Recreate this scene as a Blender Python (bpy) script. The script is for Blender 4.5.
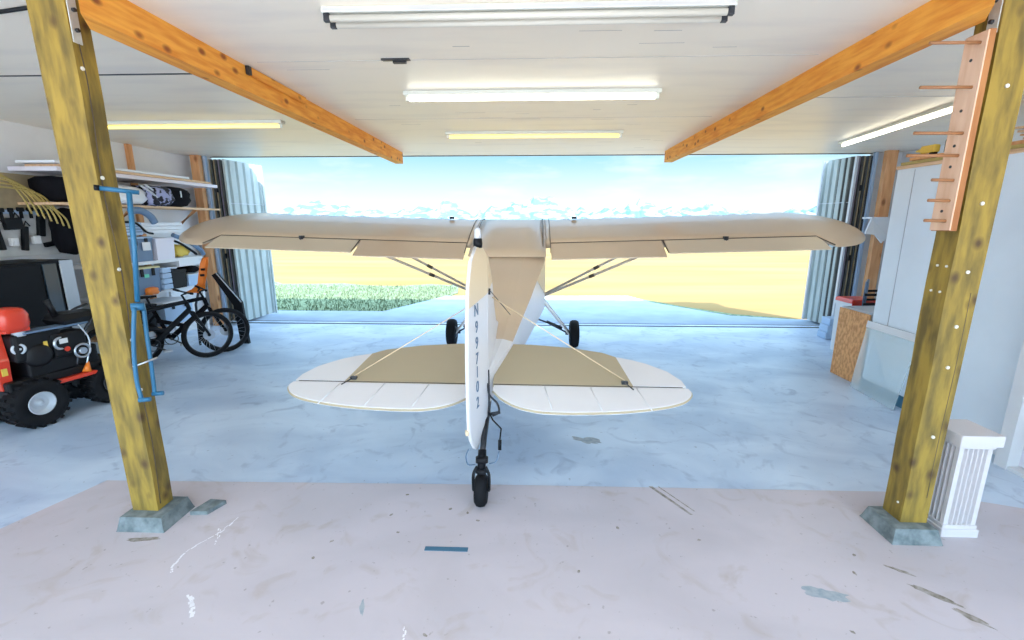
import bpy, bmesh, math, random
from mathutils import Vector, Matrix, noise
R = math.radians
random.seed(7)
S = bpy.context.scene
for o in list(bpy.data.objects): bpy.data.objects.remove(o)
# ------------------------------------------------------------------ camera
cd = bpy.data.cameras.new('camera'); cam = bpy.data.objects.new('camera', cd); S.collection.objects.link(cam)
cd.sensor_width = 36; cd.lens = 455/1024*36; cd.clip_end = 9000; cd.clip_start = .05
cam.location = (0, 0, 2.0); cam.rotation_euler = (R(90-12.15), 0, R(2.22)); S.camera = cam
# ------------------------------------------------------------------ world
SKY = 1.5; SUN = 7.0; LAMP = 6.0
S.view_settings.view_transform = 'Standard'; S.view_settings.look = 'None'
S.view_settings.gamma = 1; S.view_settings.use_curve_mapping = False
S.view_settings.exposure = .62
w = bpy.data.worlds.new('sky'); S.world = w; w.use_nodes = True
nt = w.node_tree; nt.nodes.clear()
def N(nt, t, **k):
    n = nt.nodes.new(t)
    for a, b in k.items(): setattr(n, a, b)
    return n
tc = N(nt, 'ShaderNodeTexCoord'); sp = N(nt, 'ShaderNodeSeparateXYZ'); nt.links.new(tc.outputs['Generated'], sp.inputs[0])
cr = N(nt, 'ShaderNodeValToRGB'); nt.links.new(sp.outputs[2], cr.inputs[0])
e = cr.color_ramp.elements
e[0].position = 0.0; e[0].color = (.47, .52, .55, 1)
e[1].position = 1.0; e[1].color = (.50, .74, 1.0, 1)
for p, c in ((.03, (.47, .52, .54, 1)), (.075, (.36, .46, .50, 1)), (.15, (.15, .36, .50, 1)), (.3, (.34, .56, .80, 1)), (.5, (.50, .74, 1.0, 1))):
    q = e.new(p); q.color = c
ns = N(nt, 'ShaderNodeTexNoise'); ns.inputs['Scale'].default_value = 7; ns.inputs['Detail'].default_value = 5
mp = N(nt, 'ShaderNodeMapping'); mp.inputs['Scale'].default_value = (1, 1, 4)
nt.links.new(tc.outputs['Generated'], mp.inputs[0]); nt.links.new(mp.outputs[0], ns.inputs['Vector'])
cr2 = N(nt, 'ShaderNodeValToRGB'); cr2.color_ramp.elements[0].position = .5; cr2.color_ramp.elements[1].position = .72
cr2.color_ramp.elements[1].color = (.5, .5, .5, 1)
nt.links.new(ns.outputs[0], cr2.inputs[0])
mx = N(nt, 'ShaderNodeMixRGB'); nt.links.new(cr2.outputs[0], mx.inputs[0]); nt.links.new(cr.outputs[0], mx.inputs[1]); mx.inputs[2].default_value = (.5, .54, .56, 1)
bg = N(nt, 'ShaderNodeBackground'); nt.links.new(mx.outputs[0], bg.inputs[0])
# sky brightened behind the hangar, on the sun's side, as added interior fill
dt = N(nt, 'ShaderNodeVectorMath', operation='DOT_PRODUCT'); nt.links.new(tc.outputs['Generated'], dt.inputs[0]); dt.inputs[1].default_value = (.30, -.88, .36)
mr = N(nt, 'ShaderNodeMapRange'); mr.inputs['From Min'].default_value = -.45; mr.inputs['From Max'].default_value = .9
mr.inputs['To Min'].default_value = SKY; mr.inputs['To Max'].default_value = SKY*4.6; nt.links.new(dt.outputs['Value'], mr.inputs['Value']); nt.links.new(mr.outputs[0], bg.inputs[1])
wo = N(nt, 'ShaderNodeOutputWorld'); nt.links.new(bg.outputs[0], wo.inputs[0])
# ------------------------------------------------------------------ sun: behind and to the right, high
sd = bpy.data.lights.new('sun', 'SUN'); sd.energy = SUN; sd.angle = R(.6); sd.color = (1, .93, .80)
so = bpy.data.objects.new('sun', sd); S.collection.objects.link(so)
sdir = Vector((-.60, .80, -1.02)).normalized()
so.rotation_euler = sdir.to_track_quat('-Z', 'Y').to_euler(); so.location = (8, -6, 12)

# ------------------------------------------------------------------ materials
def mat(name, col, rough=.6, metal=0, var=0, scale=8, stretch=(1, 1, 1), col2=None, emit=0, bump=0, trans=0, alpha=1, coat=0, lo=.35, hi=.65, detail=5, spec=None, dist=0):
    m = bpy.data.materials.new(name); m.use_nodes = True; t = m.node_tree; b = t.nodes['Principled BSDF']
    b.inputs['Base Color'].default_value = (*col, 1); b.inputs['Roughness'].default_value = rough; b.inputs['Metallic'].default_value = metal
    if spec is not None: b.inputs['Specular IOR Level'].default_value = spec
    if emit: b.inputs['Emission Color'].default_value = (*col, 1); b.inputs['Emission Strength'].default_value = emit
    if trans: b.inputs['Transmission Weight'].default_value = trans
    if coat: b.inputs['Coat Weight'].default_value = coat
    if alpha < 1: b.inputs['Alpha'].default_value = alpha
    if var or col2 or bump:
        c = N(t, 'ShaderNodeTexCoord'); mm = N(t, 'ShaderNodeMapping'); mm.inputs['Scale'].default_value = stretch
        n = N(t, 'ShaderNodeTexNoise'); n.inputs['Scale'].default_value = scale; n.inputs['Detail'].default_value = detail; n.inputs['Distortion'].default_value = dist
        t.links.new(c.outputs['Object'], mm.inputs[0]); t.links.new(mm.outputs[0], n.inputs['Vector'])
        if var or col2:
            r = N(t, 'ShaderNodeValToRGB'); r.color_ramp.elements[0].position = lo; r.color_ramp.elements[1].position = hi
            c2 = col2 or tuple(max(0, x*(1-var)) for x in col)
            r.color_ramp.elements[0].color = (*c2, 1); r.color_ramp.elements[1].color = (*col, 1)
            t.links.new(n.outputs[0], r.inputs[0]); t.links.new(r.outputs[0], b.inputs['Base Color'])
        if bump:
            bp = N(t, 'ShaderNodeBump'); bp.inputs['Strength'].default_value = bump; bp.inputs['Distance'].default_value = .02
            t.links.new(n.outputs[0], bp.inputs['Height']); t.links.new(bp.outputs[0], b.inputs['Normal'])
    return m
def wood_mat(name, c1, c2, knot, scale=3, stretch=(8, 8, .7), knots=6, kst=(1, 1, .6), k0=.07, k1=.19):
    m = mat(name, c1, .65, col2=c2, scale=scale, stretch=stretch, bump=.15)
    t = m.node_tree; b = t.nodes['Principled BSDF']
    c = N(t, 'ShaderNodeTexCoord'); mm = N(t, 'ShaderNodeMapping'); mm.inputs['Scale'].default_value = kst
    v = N(t, 'ShaderNodeTexVoronoi'); v.inputs['Scale'].default_value = knots
    t.links.new(c.outputs['Object'], mm.inputs[0]); t.links.new(mm.outputs[0], v.inputs['Vector'])
    r = N(t, 'ShaderNodeValToRGB'); r.color_ramp.elements[0].position = k0; r.color_ramp.elements[1].position = k1
    r.color_ramp.elements[0].color = (1, 1, 1, 1); r.color_ramp.elements[1].color = (0, 0, 0, 1)
    t.links.new(v.outputs['Distance'], r.inputs[0])
    mxx = N(t, 'ShaderNodeMixRGB'); src = b.inputs['Base Color'].links[0].from_socket
    t.links.new(r.outputs[0], mxx.inputs[0]); t.links.new(src, mxx.inputs[1]); mxx.inputs[2].default_value = (*knot, 1)
    t.links.new(mxx.outputs[0], b.inputs['Base Color'])
    return m
M = {}
M['post'] = wood_mat('treated_timber', (.36, .235, .035), (.14, .095, .02), (.085, .045, .015), 4.5, (4, 4, .8), 6.5, (1, 1, .8), .05, .24)
M['beam'] = wood_mat('orange_timber', (.95, .41, .055), (.78, .26, .025), (.30, .07, .01), 4, (8, .9, 8), 7, (1, .6, 1), .08, .20)
M['stud'] = wood_mat('stud_timber', (.80, .42, .20), (.66, .30, .12), (.35, .12, .04), 3, (6, 6, .8), 4)
M['rack'] = wood_mat('rack_timber', (.46, .19, .06), (.34, .12, .035), (.25, .09, .04), 3, (6, 6, .8), 5)
M['peg'] = mat('dowel_wood', (.34, .15, .06), .5)
M['shelfwood'] = mat('shelf_wood', (.80, .55, .35), .6, col2=(.65, .40, .22), scale=4, stretch=(8, .5, 8))
M['osb'] = mat('chipboard', (.82, .42, .17), .7, col2=(.60, .26, .09), scale=28, stretch=(1, 1, .6), lo=.4, hi=.6)
M['footing'] = mat('footing_concrete', (.23, .27, .28), .8, col2=(.11, .14, .15), scale=16, bump=.5)
M['white'] = mat('white_paint', (.80, .80, .82), .5, var=.06, scale=3)
M['wall'] = mat('wall_paint', (.82, .90, .98), .7, var=.05, scale=2)
M['plaster'] = mat('pedestal_plaster', (.66, .62, .63), .5)
M['ceil'] = mat('ceiling_board', (.93, .84, .71), .38, col2=(.84, .76, .66), scale=2.2, stretch=(.35, 1.6, 1), lo=.3, hi=.5)
M['black'] = mat('black_plastic', (.008, .009, .012), .5, spec=.2)
M['blackcloth'] = mat('black_cloth', (.008, .008, .011), .9, spec=.1)
M['rubber'] = mat('tyre_rubber', (.008, .008, .010), .75, spec=.2)
M['steel'] = mat('bright_steel', (.62, .65, .70), .3, metal=.9)
M['galv'] = mat('galvanised_plate', (.66, .70, .68), .45, metal=.3, var=.15, scale=20)
M['dark'] = mat('dark_steel', (.05, .052, .06), .4, metal=.6)
M['blue'] = mat('blue_enamel', (.02, .14, .27), .4)
M['red'] = mat('red_enamel', (.75, .05, .02), .3, coat=.4)
M['orange'] = mat('orange_plastic', (.90, .22, .02), .4)
M['yellow'] = mat('yellow_plastic', (.80, .55, .08), .5)
M['cord'] = mat('yellow_cord', (.50, .38, .12), .5)
M['cream'] = mat('cream_tone', (.86, .68, .46), .4, var=.03, scale=2)
M['tan'] = mat('tan_dope', (.66, .51, .37), .30, coat=.3, var=.04, scale=1.5)
M['tan2'] = mat('khaki_tone', (.50, .41, .27), .45, var=.05, scale=1.5)
M['pw'] = mat('aircraft_white', (.84, .82, .84), .35, var=.04, scale=2)
M['seamc'] = mat('seam_brown', (.10, .07, .05), .7)
M['gb'] = mat('grey_blue_plastic', (.14, .22, .34), .5)
M['ltblue'] = mat('pale_blue_plastic', (.42, .56, .75), .5)
M['clearwhite'] = mat('milky_plastic', (.80, .76, .84), .4)
M['greyside'] = mat('pale_grey_metal', (.50, .56, .64), .4)
M['glossblack'] = mat('gloss_black', (.006, .007, .010), .5, spec=.15)
M['teal'] = mat('teal_base', (.05, .17, .26), .5)
M['lidy'] = mat('cream_lid', (.78, .66, .34), .5)
M['silver'] = mat('silver_paint', (.60, .64, .70), .35, metal=.2)
M['insul'] = mat('insulation_board', (.46, .36, .22), .9, var=.2)
M['pegb'] = mat('pegboard', (.62, .62, .62), .7, var=.1)
M['cloth'] = mat('white_cloth', (.80, .82, .86), .8)
def corr_mat():
    return mat('corrugated_sheet', (.47, .53, .52), .5, metal=.0, col2=(.38, .44, .44), scale=6, stretch=(1, 1, .3))
M['corr'] = corr_mat()
M['corrshade'] = mat('shaded_sheet', (.10, .105, .10), .5, var=.3, scale=6)  # corrugated sheet darkened: shade of the folded stack put into the colour
M['mauve'] = mat('edge_channel', (.28, .24, .32), .4, metal=.3)
M['glass'] = mat('acrylic_sheet', (.80, .93, .97), .10, alpha=.32)
M['tubew'] = mat('tube_cool', (1.0, .93, .74), .4, emit=LAMP)
M['tubey'] = mat('tube_warm', (1.0, .76, .20), .4, emit=1.35)
M['tubeoff'] = mat('tube_dim', (.62, .58, .50), .3, emit=.10)
M['fixture'] = mat('lamp_housing', (.72, .72, .64), .4)
M['mower_black'] = mat('machine_black', (.008, .008, .010), .45, spec=.3)

# ------------------------------------------------------------------ object helpers
def tag(o, label=None, cat=None, group=None, kind=None):
    if label: o['label'] = label
    if cat: o['category'] = cat
    if group: o['group'] = group
    if kind: o['kind'] = kind
    return o
def thing(name, label, cat, loc=(0, 0, 0), rz=0, group=None):
    o = bpy.data.objects.new(name, None); S.collection.objects.link(o); o.empty_display_size = .1
    o.location = loc; o.rotation_euler = (0, 0, rz)
    return tag(o, label, cat, group)
def wmat(o):
    m = Matrix.Translation(o.location) @ o.rotation_euler.to_matrix().to_4x4()
    return wmat(o.parent) @ m if o.parent else m
def copy_tree(o, parent=None):
    c = o.copy(); S.collection.objects.link(c); c.parent = parent
    for ch in list(o.children): copy_tree(ch, c)
    return c
class B:
    """collects shapes in world coordinates (or thing coordinates when local=True)"""
    def __init__(s): s.bm = bmesh.new()
    def _x(s, vs, rot, c):
        if rot is not None:
            for v in vs: v.co = rot @ v.co
        for v in vs: v.co += Vector(c)
    def box(s, c, d, rot=None, bev=0, mi=0):
        r = bmesh.ops.create_cube(s.bm, size=1); vs = r['verts']
        for v in vs: v.co = Vector((v.co.x*d[0], v.co.y*d[1], v.co.z*d[2]))
        if bev:
            es = list({e for v in vs for e in v.link_edges})
            n0 = set(s.bm.verts) - set(vs)
            bmesh.ops.bevel(s.bm, geom=es, offset=bev, segments=2, affect='EDGES', profile=.5)
            vs = [v for v in s.bm.verts if v not in n0]
        for f in {f for v in vs for f in v.link_faces}: f.material_index = mi
        s._x(vs, rot, c); return s
    def cyl(s, a, b, r0, r1=None, n=14, mi=0):
        a = Vector(a); b = Vector(b); d = b-a; r1 = r0 if r1 is None else r1
        r = bmesh.ops.create_cone(s.bm, cap_ends=True, segments=n, radius1=r0, radius2=r1, depth=d.length)
        for f in {f for v in r['verts'] for f in v.link_faces}: f.material_index = mi; f.smooth = len(f.verts) == 4
        s._x(r['verts'], d.to_track_quat('Z', 'Y').to_matrix(), (a+b)/2); return s
    def tube(s, pts, r, n=8, closed=False):
        pts = [Vector(p) for p in pts]; L = len(pts); rings = []
        up = None
        for i, p in enumerate(pts):
            if closed: t = pts[(i+1) % L]-pts[i-1]
            else: t = pts[min(i+1, L-1)]-pts[max(i-1, 0)]
            t.normalize()
            if up is None: up = t.orthogonal().normalized()
            up = (up - t*up.dot(t)).normalized(); sd_ = t.cross(up)
            rr = r[i] if isinstance(r, (list, tuple)) else r
            rings.append([s.bm.verts.new(p+(up*math.cos(k*2*math.pi/n)+sd_*math.sin(k*2*math.pi/n))*rr) for k in range(n)])
        for i in range(L if closed else L-1):
            a, b = rings[i], rings[(i+1) % L]
            for k in range(n):
                f = s.bm.faces.new((a[k], a[(k+1) % n], b[(k+1) % n], b[k])); f.smooth = True
        if not closed: s.bm.faces.new(rings[0][::-1]); s.bm.faces.new(rings[-1])
        return s
    def lathe(s, prof, c, axis=(0, 0, 1), n=24, smooth=True):
        q = Vector(axis).to_track_quat('Z', 'Y').to_matrix(); c = Vector(c); rings = []
        for r, z in prof: rings.append([s.bm.verts.new(c+q@Vector((r*math.cos(k*2*math.pi/n), r*math.sin(k*2*math.pi/n), z))) for k in range(n)])
        for a, b in zip(rings, rings[1:]):
            for k in range(n):
                f = s.bm.faces.new((a[k], a[(k+1) % n], b[(k+1) % n], b[k])); f.smooth = smooth
        s.bm.faces.new(rings[0][::-1]); s.bm.faces.new(rings[-1]); return s
    def torus(s, c, axis, R0, r, n=32, m=10):
        q = Vector(axis).to_track_quat('Z', 'Y').to_matrix()
        return s.tube([Vector(c)+q@Vector((R0*math.cos(k*2*math.pi/n), R0*math.sin(k*2*math.pi/n), 0)) for k in range(n)], r, m, True)
    def prism(s, poly, ext, mi=0):
        a = [s.bm.verts.new(Vector(p)) for p in poly]; b = [s.bm.verts.new(Vector(p)+Vector(ext)) for p in poly]; n = len(a)
        fs = [s.bm.faces.new(a[::-1]), s.bm.faces.new(b)]
        for k in range(n): fs.append(s.bm.faces.new((a[k], a[(k+1) % n], b[(k+1) % n], b[k])))
        for f in fs: f.material_index = mi
        return s
    def loft(s, secs, mi=None, cap=True, smooth=False):
        rs = [[s.bm.verts.new(Vector(p)) for p in sec] for sec in secs]; n = len(rs[0])
        for i, (a, b) in enumerate(zip(rs, rs[1:])):
            for k in range(n):
                f = s.bm.faces.new((a[k], a[(k+1) % n], b[(k+1) % n], b[k])); f.smooth = smooth
                if mi: f.material_index = mi(i, k)
        if cap: s.bm.faces.new(rs[0][::-1]); s.bm.faces.new(rs[-1])
        return s
    def quad(s, *p):
        s.bm.faces.new([s.bm.verts.new(Vector(q)) for q in p]); return s
    def blob(s, c, d, rot=None, n=2, amp=.12, sc=6, seed=0):
        r = bmesh.ops.create_icosphere(s.bm, subdivisions=n+1, radius=.5); vs = r['verts']
        for v in vs:
            k = 1+amp*noise.noise(v.co*sc+Vector((seed*3.1, seed, 0)))
            # squarish: superellipsoid
            l = max(abs(v.co.x), abs(v.co.y), abs(v.co.z)); q = v.co*(1+.55*(.5/l-1))
            v.co = Vector((q.x*d[0]*k, q.y*d[1]*k, q.z*d[2]*k))
        for f in {f for v in vs for f in v.link_faces}: f.smooth = True
        s._x(vs, rot, c); return s
    def build(s, name, mats, parent=None, local=False, label=None):
        bmesh.ops.recalc_face_normals(s.bm, faces=s.bm.faces)
        if parent and not local: s.bm.transform(wmat(parent).inverted())
        me = bpy.data.meshes.new(name); s.bm.to_mesh(me); s.bm.free()
        for m in (mats if isinstance(mats, (list, tuple)) else [mats]): me.materials.append(M[m] if isinstance(m, str) else m)
        o = bpy.data.objects.new(name, me); S.collection.objects.link(o)
        if parent: o.parent = parent
        if label: o['label'] = label
        return o
def struct(name, b, m, label=None):
    o = b.build(name, m); o['kind'] = 'structure'
    if label: o['label'] = label
    return o
def bez(pts, n=8):
    """Catmull-Rom through the points"""
    P = [Vector(p) for p in pts]; P = [2*P[0]-P[1]] + P + [2*P[-1]-P[-2]]; out = []
    for i in range(1, len(P)-2):
        for k in range(n):
            t = k/n; a, b, c, d = P[i-1:i+3]
            out.append(.5*((2*b)+(-a+c)*t+(2*a-5*b+4*c-d)*t*t+(-a+3*b-3*c+d)*t**3))
    out.append(P[-2]); return out
def text(body, size, name, m, loc, axes, parent=None, ext=.0015):
    c = bpy.data.curves.new(name, 'FONT'); c.body = body; c.size = size; c.extrude = ext; c.align_x = 'CENTER'; c.align_y = 'CENTER'
    c.materials.append(M[m]); o = bpy.data.objects.new(name, c); S.collection.objects.link(o)
    x, y = Vector(axes[0]).normalized(), Vector(axes[1]).normalized(); z = x.cross(y)
    mt = Matrix((x, y, z)).transposed().to_4x4(); mt.translation = Vector(loc)
    me = bpy.data.meshes.new_from_object(o); bpy.data.objects.remove(o); me.name = name
    o = bpy.data.objects.new(name, me); S.collection.objects.link(o)
    if parent: o.parent = parent
    o.matrix_local = mt; return o

# ================================================================== SETTING
# concrete floor: bluish sealed bay, paler old slab in front
def floor_mat(name, c1, c2, c3):
    m = mat(name, c1, .34, col2=c2, scale=.9, stretch=(1, 1.6, 1), lo=.36, hi=.60, detail=9, dist=.6)
    t = m.node_tree; b = t.nodes['Principled BSDF']; src = b.inputs['Base Color'].links[0].from_socket
    c = N(t, 'ShaderNodeTexCoord'); n = N(t, 'ShaderNodeTexNoise'); n.inputs['Scale'].default_value = 3.2; n.inputs['Detail'].default_value = 8; n.inputs['Distortion'].default_value = 1.8
    t.links.new(c.outputs['Object'], n.inputs['Vector'])
    r = N(t, 'ShaderNodeValToRGB'); r.color_ramp.elements[0].position = .56; r.color_ramp.elements[1].position = .78
    r.color_ramp.elements[0].color = (0, 0, 0, 1); r.color_ramp.elements[1].color = (.75, .75, .75, 1)
    t.links.new(n.outputs[0], r.inputs[0]); mm = N(t, 'ShaderNodeMixRGB'); t.links.new(r.outputs[0], mm.inputs[0]); t.links.new(src, mm.inputs[1]); mm.inputs[2].default_value = (*c3, 1)
    n2 = N(t, 'ShaderNodeTexNoise'); n2.inputs['Scale'].default_value = 26; n2.inputs['Detail'].default_value = 3; t.links.new(c.outputs['Object'], n2.inputs['Vector'])
    r2 = N(t, 'ShaderNodeValToRGB'); r2.color_ramp.elements[0].position = .69; r2.color_ramp.elements[1].position = .74
    r2.color_ramp.elements[0].color = (0, 0, 0, 1); r2.color_ramp.elements[1].color = (.5, .5, .5, 1); t.links.new(n2.outputs[0], r2.inputs[0])
    m3 = N(t, 'ShaderNodeMixRGB'); t.links.new(r2.outputs[0], m3.inputs[0]); t.links.new(mm.outputs[0], m3.inputs[1]); m3.inputs[2].default_value = (c3[0]*.5, c3[1]*.5, c3[2]*.5, 1)
    t.links.new(m3.outputs[0], b.inputs['Base Color'])
    rr = N(t, 'ShaderNodeMapRange'); rr.inputs['To Min'].default_value = .22; rr.inputs['To Max'].default_value = .5; t.links.new(n.outputs[0], rr.inputs[0]); t.links.new(rr.outputs[0], b.inputs['Roughness'])
    return m
M['bay'] = floor_mat('sealed_concrete', (.62, .73, .87), (.44, .55, .71), (.28, .36, .50))
M['slab'] = floor_mat('old_slab_concrete', (.60, .545, .585), (.53, .485, .52), (.46, .385, .35))
b = B()
b.box((0, 2.9, -.08), (13.6, 12.2, .16))
floor = struct('floor', b, 'bay')
b = B(); SL = [(-9, -4), (-5.3, -3.2), (-3.32, 3.12), (-.2, 3.18), (2.69, 3.20), (3.3, 3.10), (4.05, 2.85), (6.6, 2.7), (6.6, -4)]
b.prism([(max(-6.6, x), y, .0) for x, y in SL][1:] + [(-5.3, -4, 0)], (0, 0, .006))
struct('floor_slab', b, 'slab')
# stains and marks in the slab (own shapes)
M['stain'] = mat('floor_stain', (.30, .36, .42), .6, col2=(.42, .46, .50), scale=30)
M['stain2'] = mat('oil_stain', (.20, .17, .13), .6, col2=(.42, .38, .36), scale=30)
M['chalk'] = mat('chalk_mark', (.88, .86, .90), .8)
M['tape'] = mat('blue_tape', (.05, .15, .24), .6)
def patch(name, cx, cy, rx, ry, ang, m, seed, z=.0062, n=26, amp=.45):
    b = B(); ps = []
    for k in range(n):
        a = k*2*math.pi/n; q = 1+amp*noise.noise(Vector((math.cos(a)*1.7, math.sin(a)*1.7, seed*7.3)))+.15*random.uniform(-1, 1)
        x, y = rx*q*math.cos(a), ry*q*math.sin(a)
        ps.append((cx+x*math.cos(ang)-y*math.sin(ang), cy+x*math.sin(ang)+y*math.cos(ang), z))
    b.prism(ps, (0, 0, .0006)); o = struct(name, b, m); return o
patch('floor_stain', 1.64, 2.19, .115, .045, -.25, 'stain', 1)
patch('floor_stain', 1.72, 1.80, .20, .045, .05, 'stain', 2)
patch('floor_stain', 2.22, 2.21, .11, .018, -.75, 'stain2', 3)
patch('floor_stain', 2.18, 2.38, .06, .014, -.6, 'stain2', 4)
patch('floor_stain', 2.30, 2.05, .08, .02, -.9, 'stain2', 5)
patch('floor_stain', -.87, 2.0, .012, .05, .3, 'stain', 6)
patch('floor_stain', -2.47, 2.47, .10, .02, .1, 'stain2', 7)
patch('floor_stain', .55, 3.95, .14, .05, -.5, 'stain', 8, z=.0003, amp=.9)
for k, (x, y) in enumerate(((-.9, 3.02), (-.95, 2.78), (-1.3, 2.35), (-.85, 2.6), (-.55, 2.86), (-.42, 2.82), (-.34, 2.74), (-1.25, 2.5), (.6, 2.7), (-.5, 1.85), (2.0, 2.5), (1.9, 2.35), (1.62, 1.95), (1.1, 2.6), (.3, 2.3))):
    patch('floor_chip', x, y, .014, .009, k, 'stain2', 30+k, n=9)
b = B()
for pts, r in (([(-2.0, 2.72), (-2.02, 2.55), (-2.1, 2.4), (-2.1, 2.25), (-2.06, 2.2)], .007), ([(-2.05, 2.6), (-2.0, 2.5), (-1.97, 2.44)], .005), ([(-1.85, 2.05), (-1.78, 1.98), (-1.73, 1.9)], .012), ([(-.62, 1.9), (-.60, 1.83), (-.63, 1.75)], .006)):
    q = bez([(x, y, .0062) for x, y in pts], 5)
    for i in range(len(q)-1):
        j = Vector((random.uniform(-.006, .006), random.uniform(-.01, .01), 0)); a, c = q[i]+j, q[i+1]+j
        nrm = Vector((-(c-a).y, (c-a).x, 0)).normalized()*r*random.uniform(.3, 1)
        b.prism([a+nrm, a-nrm, c-nrm, c+nrm], (0, 0, .0005))
struct('floor_scuff', b, 'chalk')
b = B(); b.prism([(.93, 3.2, .0061), (.96, 3.2, .0061), (1.15, 2.86, .0061), (1.13, 2.86, .0061)], (0, 0, .0006))
b.prism([(1.0, 3.2, .0061), (1.01, 3.2, .0061), (1.18, 2.9, .0061), (1.17, 2.9, .0061)], (0, 0, .0006)); struct('floor_crack', b, 'stain2')
# door track across the sill
b = B(); b.box((0, 8.80, .004), (12.6, .05, .012)); b.box((0, 9.0, .002), (12.6, .03, .006)); struct('trim_1', b, 'dark')
# outside ground
def ground_mat(name, a, c, sc, st=(1, 1, 1), **k): return mat(name, a, .95, col2=c, scale=sc, stretch=st, **k)
M['field'] = ground_mat('dry_grass_field', (.28, .185, .08), (.23, .145, .055), .35, (.25, 1.6, 1), spec=.1, detail=8)
M['lawn'] = ground_mat('green_turf', (.20, .25, .15), (.10, .14, .085), 9, (1, 2.2, 1), bump=.6, spec=.1, lo=.42, hi=.58)
M['apron'] = ground_mat('apron_concrete', (.30, .37, .46), (.26, .32, .41), 2)
b = B(); b.prism([(-2500, 8.9, -.06), (2500, 8.9, -.06), (2500, 3200, -.06), (-2500, 3200, -.06)], (0, 0, -.1))
struct('ground', b, 'field')
b = B(); b.prism([(-9, 8.98, -.055), (9, 8.98, -.055), (9, 9.55, -.055), (5.6, 9.6, -.055), (4.4, 9.95, -.055), (3.1, 11.6, -.055), (2.75, 12.6, -.055), (-2.3, 12.4, -.055), (-3.35, 10.15, -.055), (-9, 10.1, -.055)], (0, 0, .05))
struct('ground_apron', b, 'apron')
b = B(); ps = [(-3.35, 10.15), (-2.3, 12.4), (-2.1, 13.2)]
for k in range(14): ps.append((-2.3-k*1.0, 14.6+.35*math.sin(k*1.9)+.02*k*k+random.uniform(-.15, .15)))
ps.append((-15.3, 10.1)); b.prism([(x, y, -.055) for x, y in ps], (0, 0, .03)); struct('ground_lawn', b, 'lawn')
b = B(); b.prism([(x, y, -.055) for x, y in [(3.1, 11.6), (2.75, 12.6), (3.2, 12.0), (3.7, 11.25), (4.6, 10.25), (5.7, 9.75), (5.6, 9.6), (4.4, 9.95)]], (0, 0, .028)); struct('ground_verge', b, 'lawn')
# turf blades: uncountable
b = B()
for k in range(5200):
    x = random.uniform(-12, -2.2); y = random.uniform(10.15, 14.4)
    if x > -3.35+(y-10.15)*.46: continue
    h = random.uniform(.03, .09); a = random.uniform(0, 6.28); dx, dy = .012*math.cos(a), .012*math.sin(a)
    b.quad((x-dx, y-dy, -.03), (x+dx, y+dy, -.03), (x+dx*.3+random.uniform(-.03, .03), y+dy*.3, -.03+h), (x-dx*.3, y-dy*.3, -.03+h*.9))
tag(b.build('turf_grass', 'lawn'), 'short green turf growing left of the concrete apron outside', 'grass', kind='stuff')
# distant mountains
M['hill'] = mat('snowy_rock', (.26, .33, .37), .95, col2=(.10, .185, .225), scale=.016, spec=0, stretch=(1, 1, 2.5), lo=.45, hi=.58, detail=8)
b = B(); cols = []; NX = 260
for i in range(NX+1):
    x = -2600+5200*i/NX; h = 52+60*noise.fractal(Vector((x*.0042, 1.3, 0)), 1, 2, 6)+34*abs(noise.noise(Vector((x*.017, 7, 0))))
    h = max(22, h*1.3); col = []
    for j, (t, yy) in enumerate(((0, 2250), (.3, 2300), (.62, 2350), (.85, 2385), (1, 2420), (.4, 2600), (0, 2750))):
        jz = 1+.25*noise.noise(Vector((x*.02, j*2.1, 3))) if 0 < j < 4 else 1
        col.append(b.bm.verts.new((x, yy+25*noise.noise(Vector((x*.015, j, 1))), t*h*jz)))
    cols.append(col)
for c0, c1 in zip(cols, cols[1:]):
    for j in range(6): b.bm.faces.new((c0[j], c1[j], c1[j+1], c0[j+1]))
struct('mountain_range', b, 'hill')

# shell -----------------------------------------------------------------
b = B(); b.box((0, 2.65, 3.3), (13.6, 12.3, .2)); struct('ceiling', b, 'ceil')
M['scuff'] = mat('ceiling_scuff', (.50, .46, .42), .7)
for k in range(26):
    x, y = random.uniform(-2.0, 2.0), random.uniform(3.2, 8.2); b = B(); L = random.uniform(.06, .35)
    b.box((x, y, 3.1997), (L, random.uniform(.004, .012), .0008)); struct('ceiling_scuff', b, 'scuff')
M['roof'] = mat('roof_sheet', (.3, .3, .3), .6)
b = B(); b.box((0, 2.75, 3.50), (13.8, 12.6, .18)); struct('ceiling_roof', b, 'roof')
b = B(); b.box((0, 8.83, 3.225), (12.6, .04, .07)); struct('trim_2', b, 'dark')
b = B(); b.box((-6.45, 2.4, 1.6), (.16, 12.8, 3.2)); struct('wall_left', b, 'white')
b = B(); b.box((6.62, 2.4, 1.6), (.16, 12.8, 3.2)); struct('wall_right', b, 'white')
b = B(); b.box((-6.30, 8.78, 1.6), (.50, .16, 3.2)); b.box((6.40, 8.78, 1.6), (.6, .16, 3.2)); struct('wall_front', b, 'white')
# ceiling board joints
b = B()
b.box((-4.45, 4.0, 3.199), (3.7, .025, .006)); struct('trim_3', b, 'dark')
b = B(); b.box((4.3, 4.95, 3.199), (3.8, .012, .004)); b.box((0, 5.75, 3.1995), (4.2, .006, .003)); b.box((0, 3.75, 3.1995), (4.2, .006, .003)); struct('trim_4', b, mat('joint_tape', (.55, .50, .45), .7))
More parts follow.
